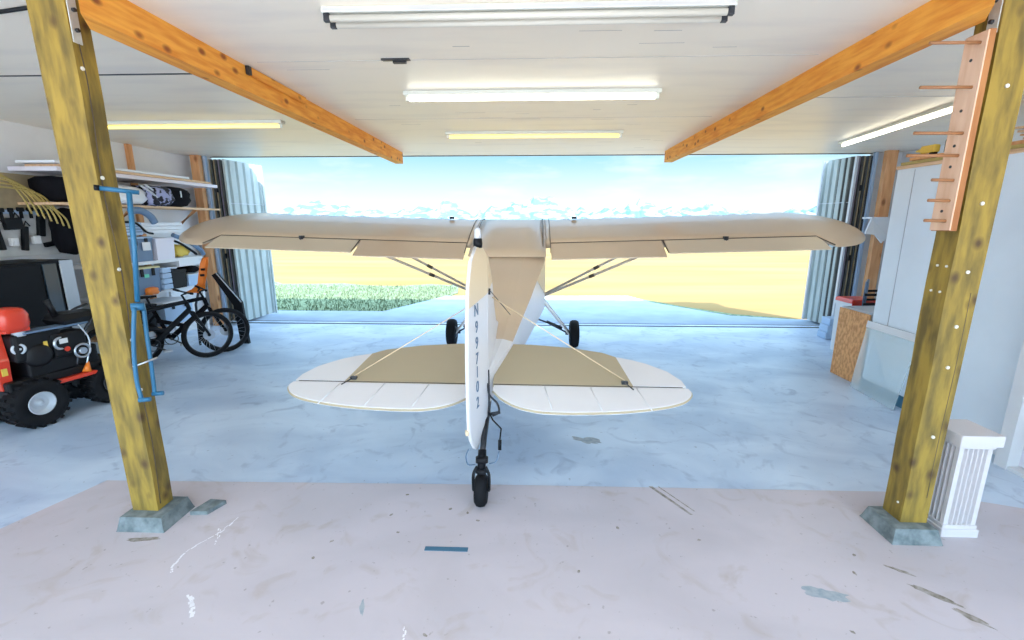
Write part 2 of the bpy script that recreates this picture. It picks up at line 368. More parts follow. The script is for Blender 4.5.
# jamb studs beside the opening
b = B(); b.box((-6.16, 8.58, 1.6), (.15, .10, 3.2)); struct('trim_5', b, 'stud')
b = B(); b.box((6.20, 8.50, 1.6), (.17, .10, 3.2)); struct('trim_6', b, 'stud')
b = B(); b.box((-6.345, 7.35, 1.6), (.05, .09, 3.2)); struct('trim_7', b, 'stud')
for x in (-6.045, 6.06):
    b = B(); b.box((x, 8.66, 1.6), (.05, .05, 3.19)); struct('trim_8', b, 'ltblue')
# storage room partition on the right
b = B(); b.box((4.16, 4.52, 1.285), (.12, 1.92, 2.57)); b.box((5.38, 5.42, 1.285), (2.32, .12, 2.57)); struct('wall_partition', b, 'wall')
b = B(); b.box((4.097, 5.24, 1.3), (.004, .008, 2.5)); struct('trim_9', b, mat('panel_joint', (.45, .48, .55), .7))
b = B(); b.box((4.092, 5.02, .065), (.014, .92, .13)); struct('baseboard_right', b, 'teal')
b = B(); b.box((5.33, 4.5, 2.585), (2.4, 1.96, .03)); b.box((4.11, 4.5, 2.585), (.06, 1.96, .035)); struct('trim_10', b, 'shelfwood')
# doorway at the near end of the partition
b = B(); b.box((4.03, 3.62, 1.05), (.18, .10, 2.1)); b.box((4.03, 2.60, 1.05), (.18, .10, 2.1)); b.box((4.03, 3.11, 2.12), (.18, 1.12, .10)); struct('trim_11', b, 'white')
b = B(); b.box((4.16, 3.11, 2.38), (.12, 1.1, .40)); b.box((4.16, 1.0, 1.285), (.12, 3.1, 2.57)); struct('wall_doorway', b, 'wall')
b = B(); b.box((4.03, 3.11, .015), (.16, .92, .03)); struct('trim_12', b, 'white')
d = B(); d.box((4.06, 3.11, 1.05), (.045, .92, 2.02))
for z in (.45, 1.15, 1.75): d.box((4.034, 3.11, z), (.012, .64, .5))
dd = d.build('door_1', 'clearwhite'); dd['kind'] = 'structure'
b = B(); b.box((4.015, 3.36, .20), (.03, .04, .34)); b.build('door_bar', 'black', dd)
b = B(); b.box((4.00, 3.36, .30), (.04, .10, .10), bev=.008); b.build('door_latch', mat('brass', (.65, .50, .10), .35, metal=.6), dd)

# ================================================================== BEAMS AND POSTS
for x0, x1, lab, brk in ((-2.37, -2.235, 'long orange timber beam under the ceiling, left one', True), (2.20, 2.335, 'long orange timber beam under the ceiling, right one', False)):
    t = thing('timber_beam', lab + ' above the aircraft', 'beam', ((x0+x1)/2, 8.42, 3.0), group='orange ceiling beams')
    ye = 2.44 if brk else 2.52; xi, xo = (x1, x0) if brk else (x0, x1); fx = -.025 if brk else .12
    b = B(); b.prism([(xi, ye, 3.012), (xo, ye+.19, 3.012), (xo+fx, 8.40, 3.012), (xi+fx, 8.40, 3.012)], (0, 0, .188)); b.build('beam_timber', 'beam', t)
    if brk:
        b = B(); b.box((x1+.012, 4.3, 3.165), (.024, .9, .06)); b.build('splice_board', 'beam', t)
        b = B(); b.box((x1+.013, 3.83, 3.165), (.026, .04, .062)); b.build('joint_gap', 'dark', t)
def post(t, x0, x1, y0, y1, xt):
    b = B()
    def ring(z, tl, tr):
        return [(tl, y0, z), (tr, y0, z), (tr, y1, z), (tl, y1, z)]
    secs = []
    for k in range(13):
        z = .10+3.1*k/12; u = k/12
        if x0 < 0: secs.append(ring(z, x0+(xt)*u, x1+.003*math.sin(k*2)))
        else: secs.append(ring(z, x0+.003*math.sin(k*2), x1+xt*u))
    b.loft(secs); o = b.build('timber', 'post', t)
    return o
tl = thing('timber_post', 'weathered square timber post on the left, with a blue tow bar hung on it', 'post', (-2.57, 2.69, 0))
post(tl, -2.66, -2.485, 2.63, 2.76, -.04)
tr = thing('timber_post', 'weathered square timber post on the right, behind a rack of wooden pegs', 'post', (2.49, 2.77, 0))
post(tr, 2.41, 2.575, 2.70, 2.85, .02)
def frustum(t, x0, x1, y0, y1, h, s):
    b = B(); b.loft([[(x0, y0, 0), (x1, y0, 0), (x1, y1, 0), (x0, y1, 0)], [(x0+s*.3, y0+s*.3, h*.2), (x1-s*.3, y0+s*.3, h*.2), (x1-s*.3, y1-s*.3, h*.2), (x0+s*.3, y1-s*.3, h*.2)], [(x0+s, y0+s, h), (x1-s, y0+s, h), (x1-s, y1-s, h), (x0+s, y1-s, h)]])
    b.build('footing', 'footing', t)
frustum(tl, -2.71, -2.38, 2.53, 2.82, .10, .025)
frustum(tr, 2.30, 2.62, 2.60, 2.90, .10, .03)
b = B(); b.box((-2.48, 2.66, 3.08), (.006, .05, .25)); b.build('steel_strap', 'galv', tl)
for z in (3.02, 3.12):
    b = B(); b.cyl((-2.478, 2.66, z), (-2.462, 2.66, z), .011, n=6); b.build('bolt', 'dark', tl)
b = B(); b.box((2.404, 2.74, 3.07), (.006, .06, .22)); b.build('steel_strap', 'galv', tr)
for z in (3.02, 3.12):
    b = B(); b.cyl((2.40, 2.74, z), (2.385, 2.74, z), .011, n=6); b.build('bolt', 'dark', tr)
M['zinc'] = mat('bright_washer', (.85, .82, .75), .3, metal=.2)
for z in (2.83, 2.25, 1.72, 1.28, .95):
    b = B(); b.cyl((-2.484, 2.66, z), (-2.478, 2.66, z), .011, n=10); b.build('nail_plate', 'zinc', tl)
for z in (2.7, 2.1, 1.72, 1.4, 1.15, .7):
    b = B(); b.cyl((2.50, 2.70, z), (2.50, 2.692, z), .010, n=10); b.build('nail_plate', 'zinc', tr)
for y, z in ((2.73, 1.75), (2.79, 1.75), (2.74, 1.6), (2.80, 1.6), (2.74, .22)):
    b = B(); b.cyl((2.409, y, z), (2.403, y, z), .007, n=8); b.build('nail_head', 'zinc', tr)
# crack line in the left post
b = B(); q = [(-2.482+.001*math.sin(k), 2.665+.012*math.sin(k*1.3), 3.0-k*.22) for k in range(14)]; b.tube(q, .003, 5); b.build('drying_crack', 'seamc', tl)
b = B(); b.tube([(2.545+.004*math.sin(k), 2.700, 1.6-k*.22) for k in range(7)], .002, 5); b.build('drying_crack', 'seamc', tr)
# loose footing paver beside left post
b = B(); b.prism([(-2.345, 2.72, 0), (-2.23, 2.73, 0), (-2.18, 2.86, 0), (-2.30, 2.87, 0)], (0, 0, .035)); b.bm.verts.ensure_lookup_table()
tag(b.build('floor_block', 'footing'), 'small flat dark slab lying on the floor beside the left post footing', 'block')
# blue tape strip
b = B(); b.box((-.505, 2.455, .0075), (.27, .036, .003)); tag(b.build('tape_strip', 'tape'), 'short dark blue strip stuck to the floor in front of the tailwheel', 'tape')

# peg rack on right post -------------------------------------------------
t = thing('peg_rack', 'reddish board with seven wooden pegs, fixed to the right post', 'rack', (2.38, 2.75, 1.95))
b = B(); b.box((2.362, 2.745, 2.46), (.034, .13, 1.02), bev=.003); b.build('backboard', 'rack', t)
M['face'] = wood_mat('rack_timber_lit', (.82, .56, .40), (.70, .42, .27), (.35, .12, .05), 3, (6, 6, .8), 6)  # paler rack timber: light from the door painted into the colour
b = B(); b.box((2.342, 2.745, 2.46), (.008, .128, 1.01)); b.build('lit_face', 'face', t)  # thin sheet added to carry the painted light on this side
b = B(); b.box((2.394, 2.76, 2.46), (.030, .08, 1.0)); b.build('gap_shade', 'black', t)  # black strip painting the shade in the gap between board and post
for z, L, dy in ((2.915, .27, .0), (2.70, .28, 0), (2.47, .27, 0), (2.355, .28, .01), (2.225, .13, 0), (2.115, .13, 0), (2.005, .13, 0)):
    b = B(); b.cyl((2.36, 2.715, z), (2.36-L, 2.725+dy, z+.004), .0085, n=10); b.build('peg', 'peg', t)
for z in (2.84, 2.59, 2.41, 2.3, 2.06):
    b = B(); b.cyl((2.340, 2.75, z), (2.335, 2.75, z), .008, n=8); b.build('screw', 'dark', t)

# blue tow bar -----------------------------------------------------------
t = thing('tow_bar', 'blue tubular aircraft tow bar with T handle and forked legs on the left post', 'tow bar', (-2.42, 2.66, .88))
b = B(); b.cyl((-2.46, 2.60, 2.19), (-2.31, 2.70, 2.17), .013); b.build('handle', 'blue', t)
b = B(); b.cyl((-2.475, 2.59, 2.192), (-2.455, 2.603, 2.19), .016); b.build('grip_cap', 'black', t)
b = B(); b.tube([(-2.345, 2.67, 2.17), (-2.37, 2.67, 1.85), (-2.41, 2.67, 1.52)], .014); b.build('shaft', 'blue', t)
b = B(); b.cyl((-2.44, 2.65, 1.49), (-2.385, 2.69, 1.49), .024); b.build('collar', 'blue', t)
b = B(); b.tube(bez([(-2.41, 2.64, 1.49), (-2.44, 2.62, 1.25), (-2.46, 2.62, 1.03), (-2.45, 2.62, .90)]), .012); b.build('leg', 'blue', t)
b = B(); b.tube(bez([(-2.405, 2.70, 1.47), (-2.415, 2.70, 1.3), (-2.42, 2.70, 1.1), (-2.43, 2.70, .91)]), .012); b.build('leg', 'blue', t)
b = B(); b.cyl((-2.46, 2.61, .90), (-2.40, 2.63, .90), .014); b.build('hook_pin', 'blue', t)
b = B(); b.cyl((-2.44, 2.695, .91), (-2.38, 2.71, .91), .014); b.build('hook_pin', 'blue', t)
b = B(); b.cyl((-2.46, 2.61, 1.12), (-2.38, 2.71, 1.15), .006); b.build('spreader_rod', 'steel', t)

# pedestal ---------------------------------------------------------------
t = thing('pedestal', 'white fluted plaster pedestal standing beside the right post', 'pedestal', (2.80, 2.80, 0))
def fluted(b, x0, x1, y0, y1, z0, z1, n=5, dep=.02):
    prof = []
    def side(ax, ay, bx, by, nx, ny):
        L = Vector((bx-ax, by-ay)); 
        marg = .12; prof.append((ax, ay))
        for k in range(n):
            u0 = marg+(1-2*marg)*(k+.12)/n; u1 = marg+(1-2*marg)*(k+.88)/n
            for u, d_ in ((u0, 0), (u0+(u1-u0)*.2, dep), (u0+(u1-u0)*.8, dep), (u1, 0)):
                prof.append((ax+L.x*u-nx*d_, ay+L.y*u-ny*d_))
    side(x0, y0, x1, y0, 0, -1); side(x1, y0, x1, y1, 1, 0); side(x1, y1, x0, y1, 0, 1); side(x0, y1, x0, y0, -1, 0)
    b.prism([(x, y, z0) for x, y in prof], (0, 0, z1-z0))
b = B(); fluted(b, 2.69, 2.89, 2.71, 2.91, .08, .62); b.build('shaft', 'plaster', t)
b = B(); b.box((2.79, 2.81, .03), (.235, .235, .06), bev=.006); b.box((2.79, 2.81, .07), (.215, .215, .03), bev=.004); b.build('plinth', 'plaster', t)
b = B(); b.box((2.79, 2.81, .635), (.22, .22, .03), bev=.006); b.box((2.79, 2.81, .68), (.26, .26, .075), bev=.006); b.build('capital', 'plaster', t)

# ================================================================== LIGHTS ON CEILING
def batten(label, c, ang, tubes, open_=False, L=2.36):
    t = thing('ceiling_light', label, 'light fitting', c, ang, 'fluorescent ceiling lights')
    b = B(); b.box((0, 0, -.018), (L+.04, .11, .036), bev=.004); b.build('housing', 'fixture', t, local=True)
    if open_:
        b = B(); b.prism([(-L/2, -.10, -.05), (-L/2, -.055, -.012), (-L/2, .055, -.012), (-L/2, .10, -.05), (-L/2, .10, -.046), (-L/2, .058, -.006), (-L/2, -.058, -.006), (-L/2, -.10, -.046)], (L, 0, 0)); b.build('reflector', 'white', t, local=True)
    for y, m in tubes:
        b = B(); b.cyl((-L/2+.03, y, -.062), (L/2-.03, y, -.062), .019, n=12); b.build('tube', m, t, local=True)
    for s in (-1, 1):
        for y, m in tubes:
            b = B(); b.box((s*(L/2-.01), y, -.058), (.035, .03, .045), bev=.004)
            b.build('lamp_holder', 'dark' if open_ else 'fixture', t, local=True)
    return t
batten('long two-tube strip light nearest the camera, above the tail', (-.035, 2.91, 3.2), 0, ((-.045, 'tubeoff'), (.045, 'tubeoff')), True, 2.29)
batten('white-glowing strip light in the middle of the centre row', (0, 4.62, 3.2), 0, ((0, 'tubew'),))
batten('yellow-glowing strip light nearest the hangar opening', (.04, 6.58, 3.2), 0, ((0, 'tubey'),))
batten('yellowish strip light left of the left beam above the shelving', (-4.2, 5.78, 3.2), 0, ((0, 'tubey'),))
batten('pale strip light right of the right beam, running towards the opening', (4.56, 6.36, 3.2), R(81), ((0, 'tubew'),))
# small metal bracket on ceiling
b = B(); b.box((-1.03, 3.72, 3.195), (.20, .02, .01)); b.box((-1.00, 3.76, 3.19), (.10, .03, .02)); b.box((-1.02, 3.73, 3.197), (.21, .05, .006))
tag(b.build('ceiling_bracket', 'dark'), 'tiny dark metal bracket on the ceiling near the left beam', 'bracket')
b = B(); b.box((-4.28, 3.55, 3.17), (.20, .10, .055), bev=.006); bx = b.build('junction_box', 'white'); tag(bx, 'white electrical box on the ceiling at the far left', 'electrical box')
for x in (-4.33, -4.28, -4.23):
    b = B(); b.box((x, 3.55, 3.138), (.022, .05, .012)); b.build('box_slot', 'dark', bx)
b = B(); b.tube([(-4.2, 3.0, 3.19), (-3.2, 2.86, 3.19), (-2.7, 2.76, 3.19)], .011); tag(b.build('conduit', 'black'), 'black conduit on the ceiling running to the left post', 'conduit')

# ================================================================== FOLDING DOORS
def corr(b, p0, p1, z0, z1, n=5, dep=.045, th=.004):
    p0 = Vector(p0); p1 = Vector(p1); d = (p1-p0); L = d.length; d.normalize(); nn = Vector((-d.y, d.x)); prof = []
    for k in range(n):
        for u, h in ((0, 0), (.30, 0), (.40, 1), (.60, 1), (.70, 0)):
            prof.append(p0+d*(L*(k+u)/n)+nn*h*dep)
    prof.append(p1)
    poly = [(q.x, q.y, z0) for q in prof]+[((q+nn*th).x, (q+nn*th).y, z0) for q in reversed(prof)]
    b.prism(poly, (0, 0, z1-z0))
def door(label, side):
    s = side; t = thing('folding_door', label, 'door', (s*5.85, 8.9, .03))
    x0, x1 = (5.80, 5.70) if s > 0 else (5.74, 5.62)
    a, c = Vector((s*x0, 8.74)), Vector((s*x1, 9.50 if s > 0 else 9.72))
    b = B(); corr(b, a, c, .04, 3.15, 5, .038*(-s)); lf = b.build('open_leaf', 'corr', t)
    b = B()
    for q in (a, c): b.box((q.x, q.y, 1.59), (.04, .05, 3.12))
    b.build('leaf_frame', 'corr' if s < 0 else 'silver', lf)
    dv = (c-a)
    for z in (2.35, 1.55):
        b = B(); b.cyl((a.x, a.y, z), (c.x, c.y, z), .006); b.build('stiffener', 'silver', lf)
    for k in range(4):
        x = s*(5.80+.085*k+.03)
        b = B(); corr(b, (x-.02, 8.78), (x-.02, 9.52), .04, 3.15, 5, .035); b.box((x, 8.765, 1.6), (.03, .03, 3.1)); b.build('folded_leaf', 'corrshade', t)
        b = B(); b.box((x+.034*s, 8.76, 1.6), (.018, .012, 3.1)); b.build('edge_strip', 'mauve' if k == 0 else 'insul', t)
    for z in (.5, 1.35, 2.6):
        b = B(); b.cyl((s*5.93, 8.735, z-.05), (s*5.93, 8.735, z+.05), .016); b.build('hinge', 'black', t)
door('corrugated metal folding door leaves stacked at the left side of the opening', -1)
door('corrugated metal folding door leaves stacked at the right side of the opening', 1)

# ================================================================== AIRCRAFT
PL = thing('light_aircraft', 'cream and white high-wing light aircraft seen from its tail, wings spanning the opening', 'aircraft', (-.335, 2.93, 0), R(-.85))
# fuselage: sections at v: (v, halfwidth, z bottom, z side top, z spine)
fs = [(.44, .022, .60, .83, .845), (1.1, .17, .66, .93, .955), (2.0, .325, .70, 1.20, 1.23), (3.0, .49, .75, 1.545, 1.585), (3.6, .49, .78, 1.70, 1.78), (4.4, .49, .80, 1.86, 1.97), (4.62, .46, .81, 1.80, 1.90), (5.0, .36, .82, 1.42, 1.50), (5.5, .32, .84, 1.36, 1.42), (5.85, .24, .92, 1.26, 1.30)]
b = B(); secs = []
for v, hw, zb, zs, zp in fs:
    secs.append([(-hw*.86, v, zb), (hw*.86, v, zb), (hw, v, zb+(zs-zb)*.18), (hw, v, zs), (hw*.45, v, zp), (-hw*.45, v, zp), (-hw, v, zs), (-hw, v, zb+(zs-zb)*.18)])
def fmi(i, k):
    if k in (3, 4, 5): return 0 if i == 0 else 1
    if k in (1, 2, 6, 7) and i in (2, 3, 4): return 0
    return 0
b.loft(secs, fmi); fu = b.build('fuselage', ['pw', 'tan'], PL, local=True)
# cream patch on the upper cabin sides, window, boot cowl
for s in (-1, 1):
    b = B(); x = lambda v: s*(.325+(v-2.0)*.165+.004) if v < 3 else s*(.494)
    p = [(x(2.35), 2.35, 1.335), (x(2.98), 2.98, 1.535), (x(3.75), 3.75, 1.60), (x(3.75), 3.75, 1.28), (x(3.3), 3.3, 1.30), (x(2.98), 2.98, 1.08)]
    b.prism(p, (s*.003, 0, 0)); b.build('side_patch', 'cream', fu, local=True)
    b = B(); b.prism([(s*.488, 3.85, 1.22), (s*.488, 4.38, 1.22), (s*.488, 4.38, 1.72), (s*.488, 3.85, 1.62)], (s*.006, 0, 0)); b.build('cabin_window', mat('cabin_glass', (.35, .5, .6), .1), fu, local=True)
b = B(); b.loft([[(-.34, 4.64, 1.82), (.34, 4.64, 1.82), (.30, 5.0, 1.51), (-.30, 5.0, 1.51)], [(-.34, 4.67, 1.84), (.34, 4.67, 1.84), (.30, 5.03, 1.53), (-.30, 5.03, 1.53)]]); b.build('windshield', mat('screen_glass', (.5, .6, .65), .1), fu, local=True)
b = B(); b.lathe([(.02, .16), (.08, .12), (.12, .04), (.13, 0)], (0, 5.87, 1.12), (0, 1, 0)); b.build('spinner', 'silver', fu, local=True)
# wing ------------------------------------------------------------------
YL, ZL, YT, ZT = 4.62, 2.015, 2.93, 1.575
PIT = math.atan2(ZL-ZT, YL-YT)
def foil(t):                      # 0 leading edge .. 1 trailing edge -> upper, lower offsets (fraction of chord)
    up = .095*(math.sqrt(t)*1.32*(1-t)+.38*t*(1-t)); lo = -.032*math.sqrt(t)*(1-t)*1.6
    return up, lo
TS = [0, .006, .02, .05, .09, .15, .22, .32, .44, .56, .68, .78]
def wpt(s, u, t, le, ch, off, dih=.029):
    v = le - ch*t*math.cos(PIT) ; z = ZL - (4.62-v)*math.tan(PIT) + off*1.69*math.cos(PIT) + dih*max(0, abs(u)-.45)
    return (s*abs(u), v + off*1.69*math.sin(PIT)*0, z)
CH = (YL-YT)/math.cos(PIT)
def wing_section(s, u, le, te, sag=0, tsc=1, full=False):
    up, lo = [], []
    for t in TS:
        a, c = foil(t/.78*.985 if full else t); v = le+(te-le)*(t/.78)
        z = ZL-(4.62-v)*math.tan(PIT)+.029*max(0, abs(u)-.45)
        g = sag*(0 if t < .005 else 1)*max(.12, 1-t/.22) if t < .6 else 0
        up.append((s*abs(u), v, z+a*CH*tsc-g)); lo.append((s*abs(u), v, z+c*CH*tsc))
    return up+lo[::-1][:-1] if False else up+lo[::-1]
for s in (-1, 1):
    t = B(); secs = []; bays = 11; u0, u1 = .50, 4.05; H_ = 3.30
    steps = bays*4
    for k in range(steps+1):
        u = u0+(u1-u0)*k/steps; ph = (k % 4)/4; secs.append(wing_section(s, u, YL, H_, .022*math.sin(math.pi*ph)))
    # tip bow, going round to the trailing edge
    for k in range(1, 15):
        q = k/14; u = 4.05+.75*q; r = math.sqrt(max(0, 1-q*q))
        le = 3.75+(YL-3.75)*(r**.9); te0 = 2.99 if q > .06 else 3.15
        te = 3.72-(3.72-te0)*(max(0, 1-q**2.6))**.75
        secs.append(wing_section(s, u, le, min(te, le-.02), 0, max(.05, r)*.95, True))
    t.loft(secs, smooth=True)
    wg = t.build('wing', 'tan', PL, local=True)
    # control surfaces
    def surf(name, ua, ub, vh, vt, droop, m, notch=0):
        b = B(); secs = []
        for k in range(9):
            u = ua+(ub-ua)*k/8; zz = lambda v: ZL-(4.62-v)*math.tan(PIT)+.029*max(0, u-.45)
            zh = zz(vh); zt = zz(vt)-droop; ve = vt; vh_ = vh - (notch if k == 8 else 0)
            secs.append([(s*u, vh_, zh+.050), (s*u, ve, zt+.006), (s*u, ve, zt-.006), (s*u, vh_, zh-.010)])
        b.loft(secs); return b.build(name, m, PL, local=True)
    surf('flap', .57, 2.02, 3.275, 2.93, .05, 'tan')
    surf('aileron', 2.06, 4.03, 3.275, 2.97, .02, mat('aileron_cream', (.72, .60, .46), .42, var=.04, scale=1.5), .0)
    # hinge gap line, root seams, hinge bracket, strut to wing root fairing
    zz = lambda u, v, d=0: ZL-(4.62-v)*math.tan(PIT)+.029*max(0, u-.45)+d
    b = B(); b.tube([(s*.57, 3.288, zz(.57, 3.288, .050)), (s*2.0, 3.288, zz(2, 3.288, .050)), (s*4.0, 3.288, zz(4, 3.288, .050)), (s*4.09, 3.02, zz(4.1, 3.02, .02))], .008, 6); b.build('hinge_gap', 'seamc', wg, local=True)
    for u in (.465, .56):
        b = B(); b.tube([(s*u, 4.62-1.62*k/8, zz(u, 4.62-1.62*k/8, .012)+foil(max(.01, k/8))[0]*CH) for k in range(9)], .005, 5); b.build('root_seam', 'seamc', wg, local=True)
    b = B(); b.tube([(s*2.04, 3.29, zz(2.04, 3.29, .052)), (s*2.04, 2.95, zz(2.04, 2.95, .0))], .008, 5); b.build('flap_gap', 'seamc', wg, local=True)
    b = B(); b.box((s*2.85, 3.27, zz(2.85, 3.27, .06)), (.05, .06, .05)); b.cyl((s*2.85, 3.25, zz(2.85, 3.25, .02)), (s*2.85, 3.2, zz(2.85, 3.2, .10)), .008); b.build('aileron_hinge', 'dark', wg, local=True)
    b = B(); b.cyl((s*.95, 4.3, zz(.95, 4.3, .10)), (s*.95, 4.3, zz(.95, 4.3, .135)), .04); b.build('fuel_cap', 'black', wg, local=True)
    # lift struts
    for (v0, z0, u1, v1, nm) in ((4.25, .86, 2.46, 4.18, 'front'), (4.15, .86, 2.20, 3.42, 'rear')):
        b = B(); A = Vector((s*.47, v0, z0)); C = Vector((s*u1, v1, zz(u1, v1, -.03)))
        b.tube([A, A.lerp(C, .5), C], .020, 8); st = b.build('wing_strut', 'tan', PL, local=True)
        b = B(); mpt = A.lerp(C, .42); b.tube([A.lerp(C, .40), A.lerp(C, .44)], .026, 8); b.build('strut_collar', 'seamc', st, local=True)
    # landing gear
    hub = Vector((s*1.0, 4.30, .225))
    b = B(); b.prism([(s*.44, 4.45, .86), (s*.44, 3.95, .86), (s*.92, 4.22, .24), (s*.93, 4.34, .24)], (0, 0, -.03)); b.tube([(s*.44, 4.45, .85), hub-Vector((s*.06, 0, 0))], .018, 8); b.tube([(s*.44, 3.95, .85), hub-Vector((s*.06, 0, 0))], .014, 8); gl = b.build('gear_leg', 'pw', PL, local=True)
    b = B(); b.tube([(s*.04, 4.25, .60), (s*.55, 4.27, .42), hub-Vector((s*.08, 0, 0))], .014, 8); b.cyl((s*.55, 4.27, .43), (s*.80, 4.29, .32), .024); b.build('shock_strut', 'dark', PL, local=True)
    b = B(); b.tube([(s*.04, 4.25, .60), (s*.0, 4.25, .80)], .014, 8); b.build('cabane_tube', 'dark', PL, local=True)
    b = B(); prof = [(.10, -.06), (.16, -.075), (.205, -.065), (.223, -.03), (.225, 0), (.223, .03), (.205, .065), (.16, .075), (.10, .06)]
    b.lathe(prof, hub, (1, 0, 0), 32); wh = b.build('main_wheel', 'rubber', PL, local=True)
    b = B(); b.lathe([(.02, -.085), (.07, -.08), (.10, -.06), (.10, .06), (.07, .08), (.02, .085)], hub, (1, 0, 0), 20); b.build('wheel_hub', 'dark', wh, local=True)
    b = B(); b.cyl(hub-Vector((s*.14, 0, 0)), hub, .02); b.build('axle', 'dark', wh, local=True)
    # tailplane: stabiliser + elevator. pitch 12 deg about hinge line v=.42 z=.77
    tp = R(10.5)
    def tz(v): return .752+(v-.42)*math.tan(tp)
    def slab(b, pts, th, mi=0):
        pts = [(s*u*.965, v) for u, v in pts]
        b.prism([(u, v, tz(v)-th/2) for u, v in pts], (0, 0, th), mi)
    # planform: inner khaki panel and outer white panel are one stabiliser with two colour areas
    inner = [(.05, .43), (.05, 1.13), (.35, 1.12), (.70, 1.07), (1.00, .98), (1.11, .90), (1.17, .43)]
    outer = [(1.17, .43), (1.11, .90), (1.24, .85), (1.35, .79), (1.5, .66), (1.575, .52), (1.585, .43)]
    b = B(); slab(b, inner, .032, 0); slab(b, outer, .032, 1); sb = b.build('stabilizer', ['tan2', 'pw'], PL, local=True)
    elev = [(.06, .41), (1.595, .41), (1.60, .34), (1.53, .25), (1.42, .19), (1.25, .14), (1.0, .095), (.75, .075), (.55, .07), (.40, .085), (.25, .14), (.13, .24), (.06, .34)]
    elev = elev[:1]+[(p.x, p.y) for p in bez([(u, v, 0) for u, v in elev[1:]], 4)]
    b = B(); slab(b, elev, .026); el = b.build('elevator', 'pw', PL, local=True)
    b = B(); b.tube([(s*u*.965, v, tz(v)) for u, v in elev[1:]], .009, 6); b.build('trailing_tube', 'tan2', el, local=True)
    for u in (.45, .8, 1.15):
        b = B(); b.tube([(s*u, .40, tz(.40)+.015), (s*(u+.05), .10, tz(.10)+.015)], .004, 5); b.build('rib_tape', 'white', el, local=True)
    b = B(); b.tube([(s*.06, .42, tz(.42)+.014), (s*1.50, .42, tz(.42)+.014)], .003, 5); b.build('hinge_line', 'seamc', sb, local=True)
    # brace wires: fin to stabiliser, stabiliser to fuselage underside
    b = B(); b.tube([(s*.03, .62, 1.42), (s*1.08, .50, tz(.5)+.02)], .0045, 5); b.build('brace_wire', 'cream' if s else 'dark', PL, local=True)
    b = B(); b.tube([(s*.04, .55, .58), (s*1.08, .50, tz(.5)-.02)], .003, 5); b.build('brace_wire', 'silver', PL, local=True)
    b = B(); b.box((s*1.07, .46, tz(.46)+.02), (.05, .03, .03)); b.tube([(s*1.07, .44, tz(.46)+.03), (s*1.11, .32, tz(.3)+.05)], .005, 5); b.build('wire_anchor', 'dark', sb, local=True)
# centre section over the cabin (joins the two wings)
b = B(); secs = []
for u in (-.50, -.2, 0, .2, .50):
    z = wing_section(1, abs(u), YL, 2.90, full=True); secs.append([(u, p[1], p[2]) for p in z])
b.loft(secs, smooth=True); b.build('centre_section', 'tan', PL, local=True)
# fin and rudder ----------------------------------------------------------
def tone_split():  # cream above a slightly sloping line, white below
    m = mat('tail_tone', (.84, .82, .84), .35); t = m.node_tree; bs = t.nodes['Principled BSDF']
    c = N(t, 'ShaderNodeTexCoord'); s_ = N(t, 'ShaderNodeSeparateXYZ'); t.links.new(c.outputs['Object'], s_.inputs[0])
    a = N(t, 'ShaderNodeMath', operation='MULTIPLY_ADD'); a.inputs[1].default_value = -.10; t.links.new(s_.outputs[1], a.inputs[0]); t.links.new(s_.outputs[2], a.inputs[2])
    g = N(t, 'ShaderNodeMath', operation='GREATER_THAN'); g.inputs[1].default_value = 1.435; t.links.new(a.outputs[0], g.inputs[0])
    x = N(t, 'ShaderNodeMixRGB'); x.inputs[1].default_value = (.84, .82, .84, 1); x.inputs[2].default_value = (.86, .68, .46, 1); t.links.new(g.outputs[0], x.inputs[0]); t.links.new(x.outputs[0], bs.inputs['Base Color']); return m
M['split'] = tone_split()
b = B(); b.prism([(-.014, v, z) for v, z in [(.44, .60), (.44, 1.76), (.52, 1.745), (.66, 1.66), (.80, 1.54), (.95, 1.32), (1.15, 1.12), (1.45, 1.03), (1.3, .93)]], (.028, 0, 0)); fin = b.build('tail_fin', 'split', PL, local=True)
dr = R(11)
def rp(sback, z, off=0):      # rudder point: distance aft of the hinge
    return (-math.sin(dr)*sback+off*math.cos(dr), .42-math.cos(dr)*sback-off*math.sin(dr)*0, z)
ro = [(0, .52), (0, 1.77), (.10, 1.83), (.22, 1.83), (.33, 1.74), (.39, 1.58), (.42, 1.35), (.435, 1.05), (.437, .78), (.43, .58), (.40, .49), (.33, .40), (.27, .36), (.20, .38), (.08, .50)]
b = B(); b.prism([rp(a, z, -.013) for a, z in ro], (.026, 0, 0)); rd = b.build('rudder', 'split', PL, local=True)
b = B(); b.tube([rp(a, z) for a, z in ro[3:]], .012, 7); b.build('trailing_tube', 'pw', rd, local=True)
b = B(); b.lathe([(.008, 0), (.022, .003), (.022, .02), (.008, .024)], rp(.43, .56), (-1, -.4, 0), 12); b.build('tail_light', 'cream', rd, local=True)
ax = Vector((math.sin(dr), math.cos(dr), 0))
for ch, z in (('N', 1.40), ('9', 1.28), ('9', 1.165), ('7', 1.05), ('1', .95), ('0', .84), ('2', .72)):
    p = rp(.27, z, .016); text(ch, .12, 'registration_letter', 'gb', (p[0]+.002, p[1], p[2]), (ax, (0, 0, 1)), rd)
b = B(); b.lathe([(.030, 0), (.032, .03), (.030, .06), (.024, .065)], rp(.16, 1.825), (0, 0, 1), 16); bc = b.build('beacon', 'black', rd, local=True)
b = B(); b.lathe([(.024, .06), (.026, .09), (.022, .12), (.012, .135), (.004, .138)], rp(.16, 1.825), (0, 0, 1), 16); b.build('beacon_lens', mat('lens', (.85, .85, .88), .1, alpha=.7), bc, local=True)
b = B(); b.tube([(.018, .50, 1.46), (.02, .60, 1.47), (.13, 1.4, 1.12)], .004, 5); b.build('fin_wire', 'dark', PL, local=True)
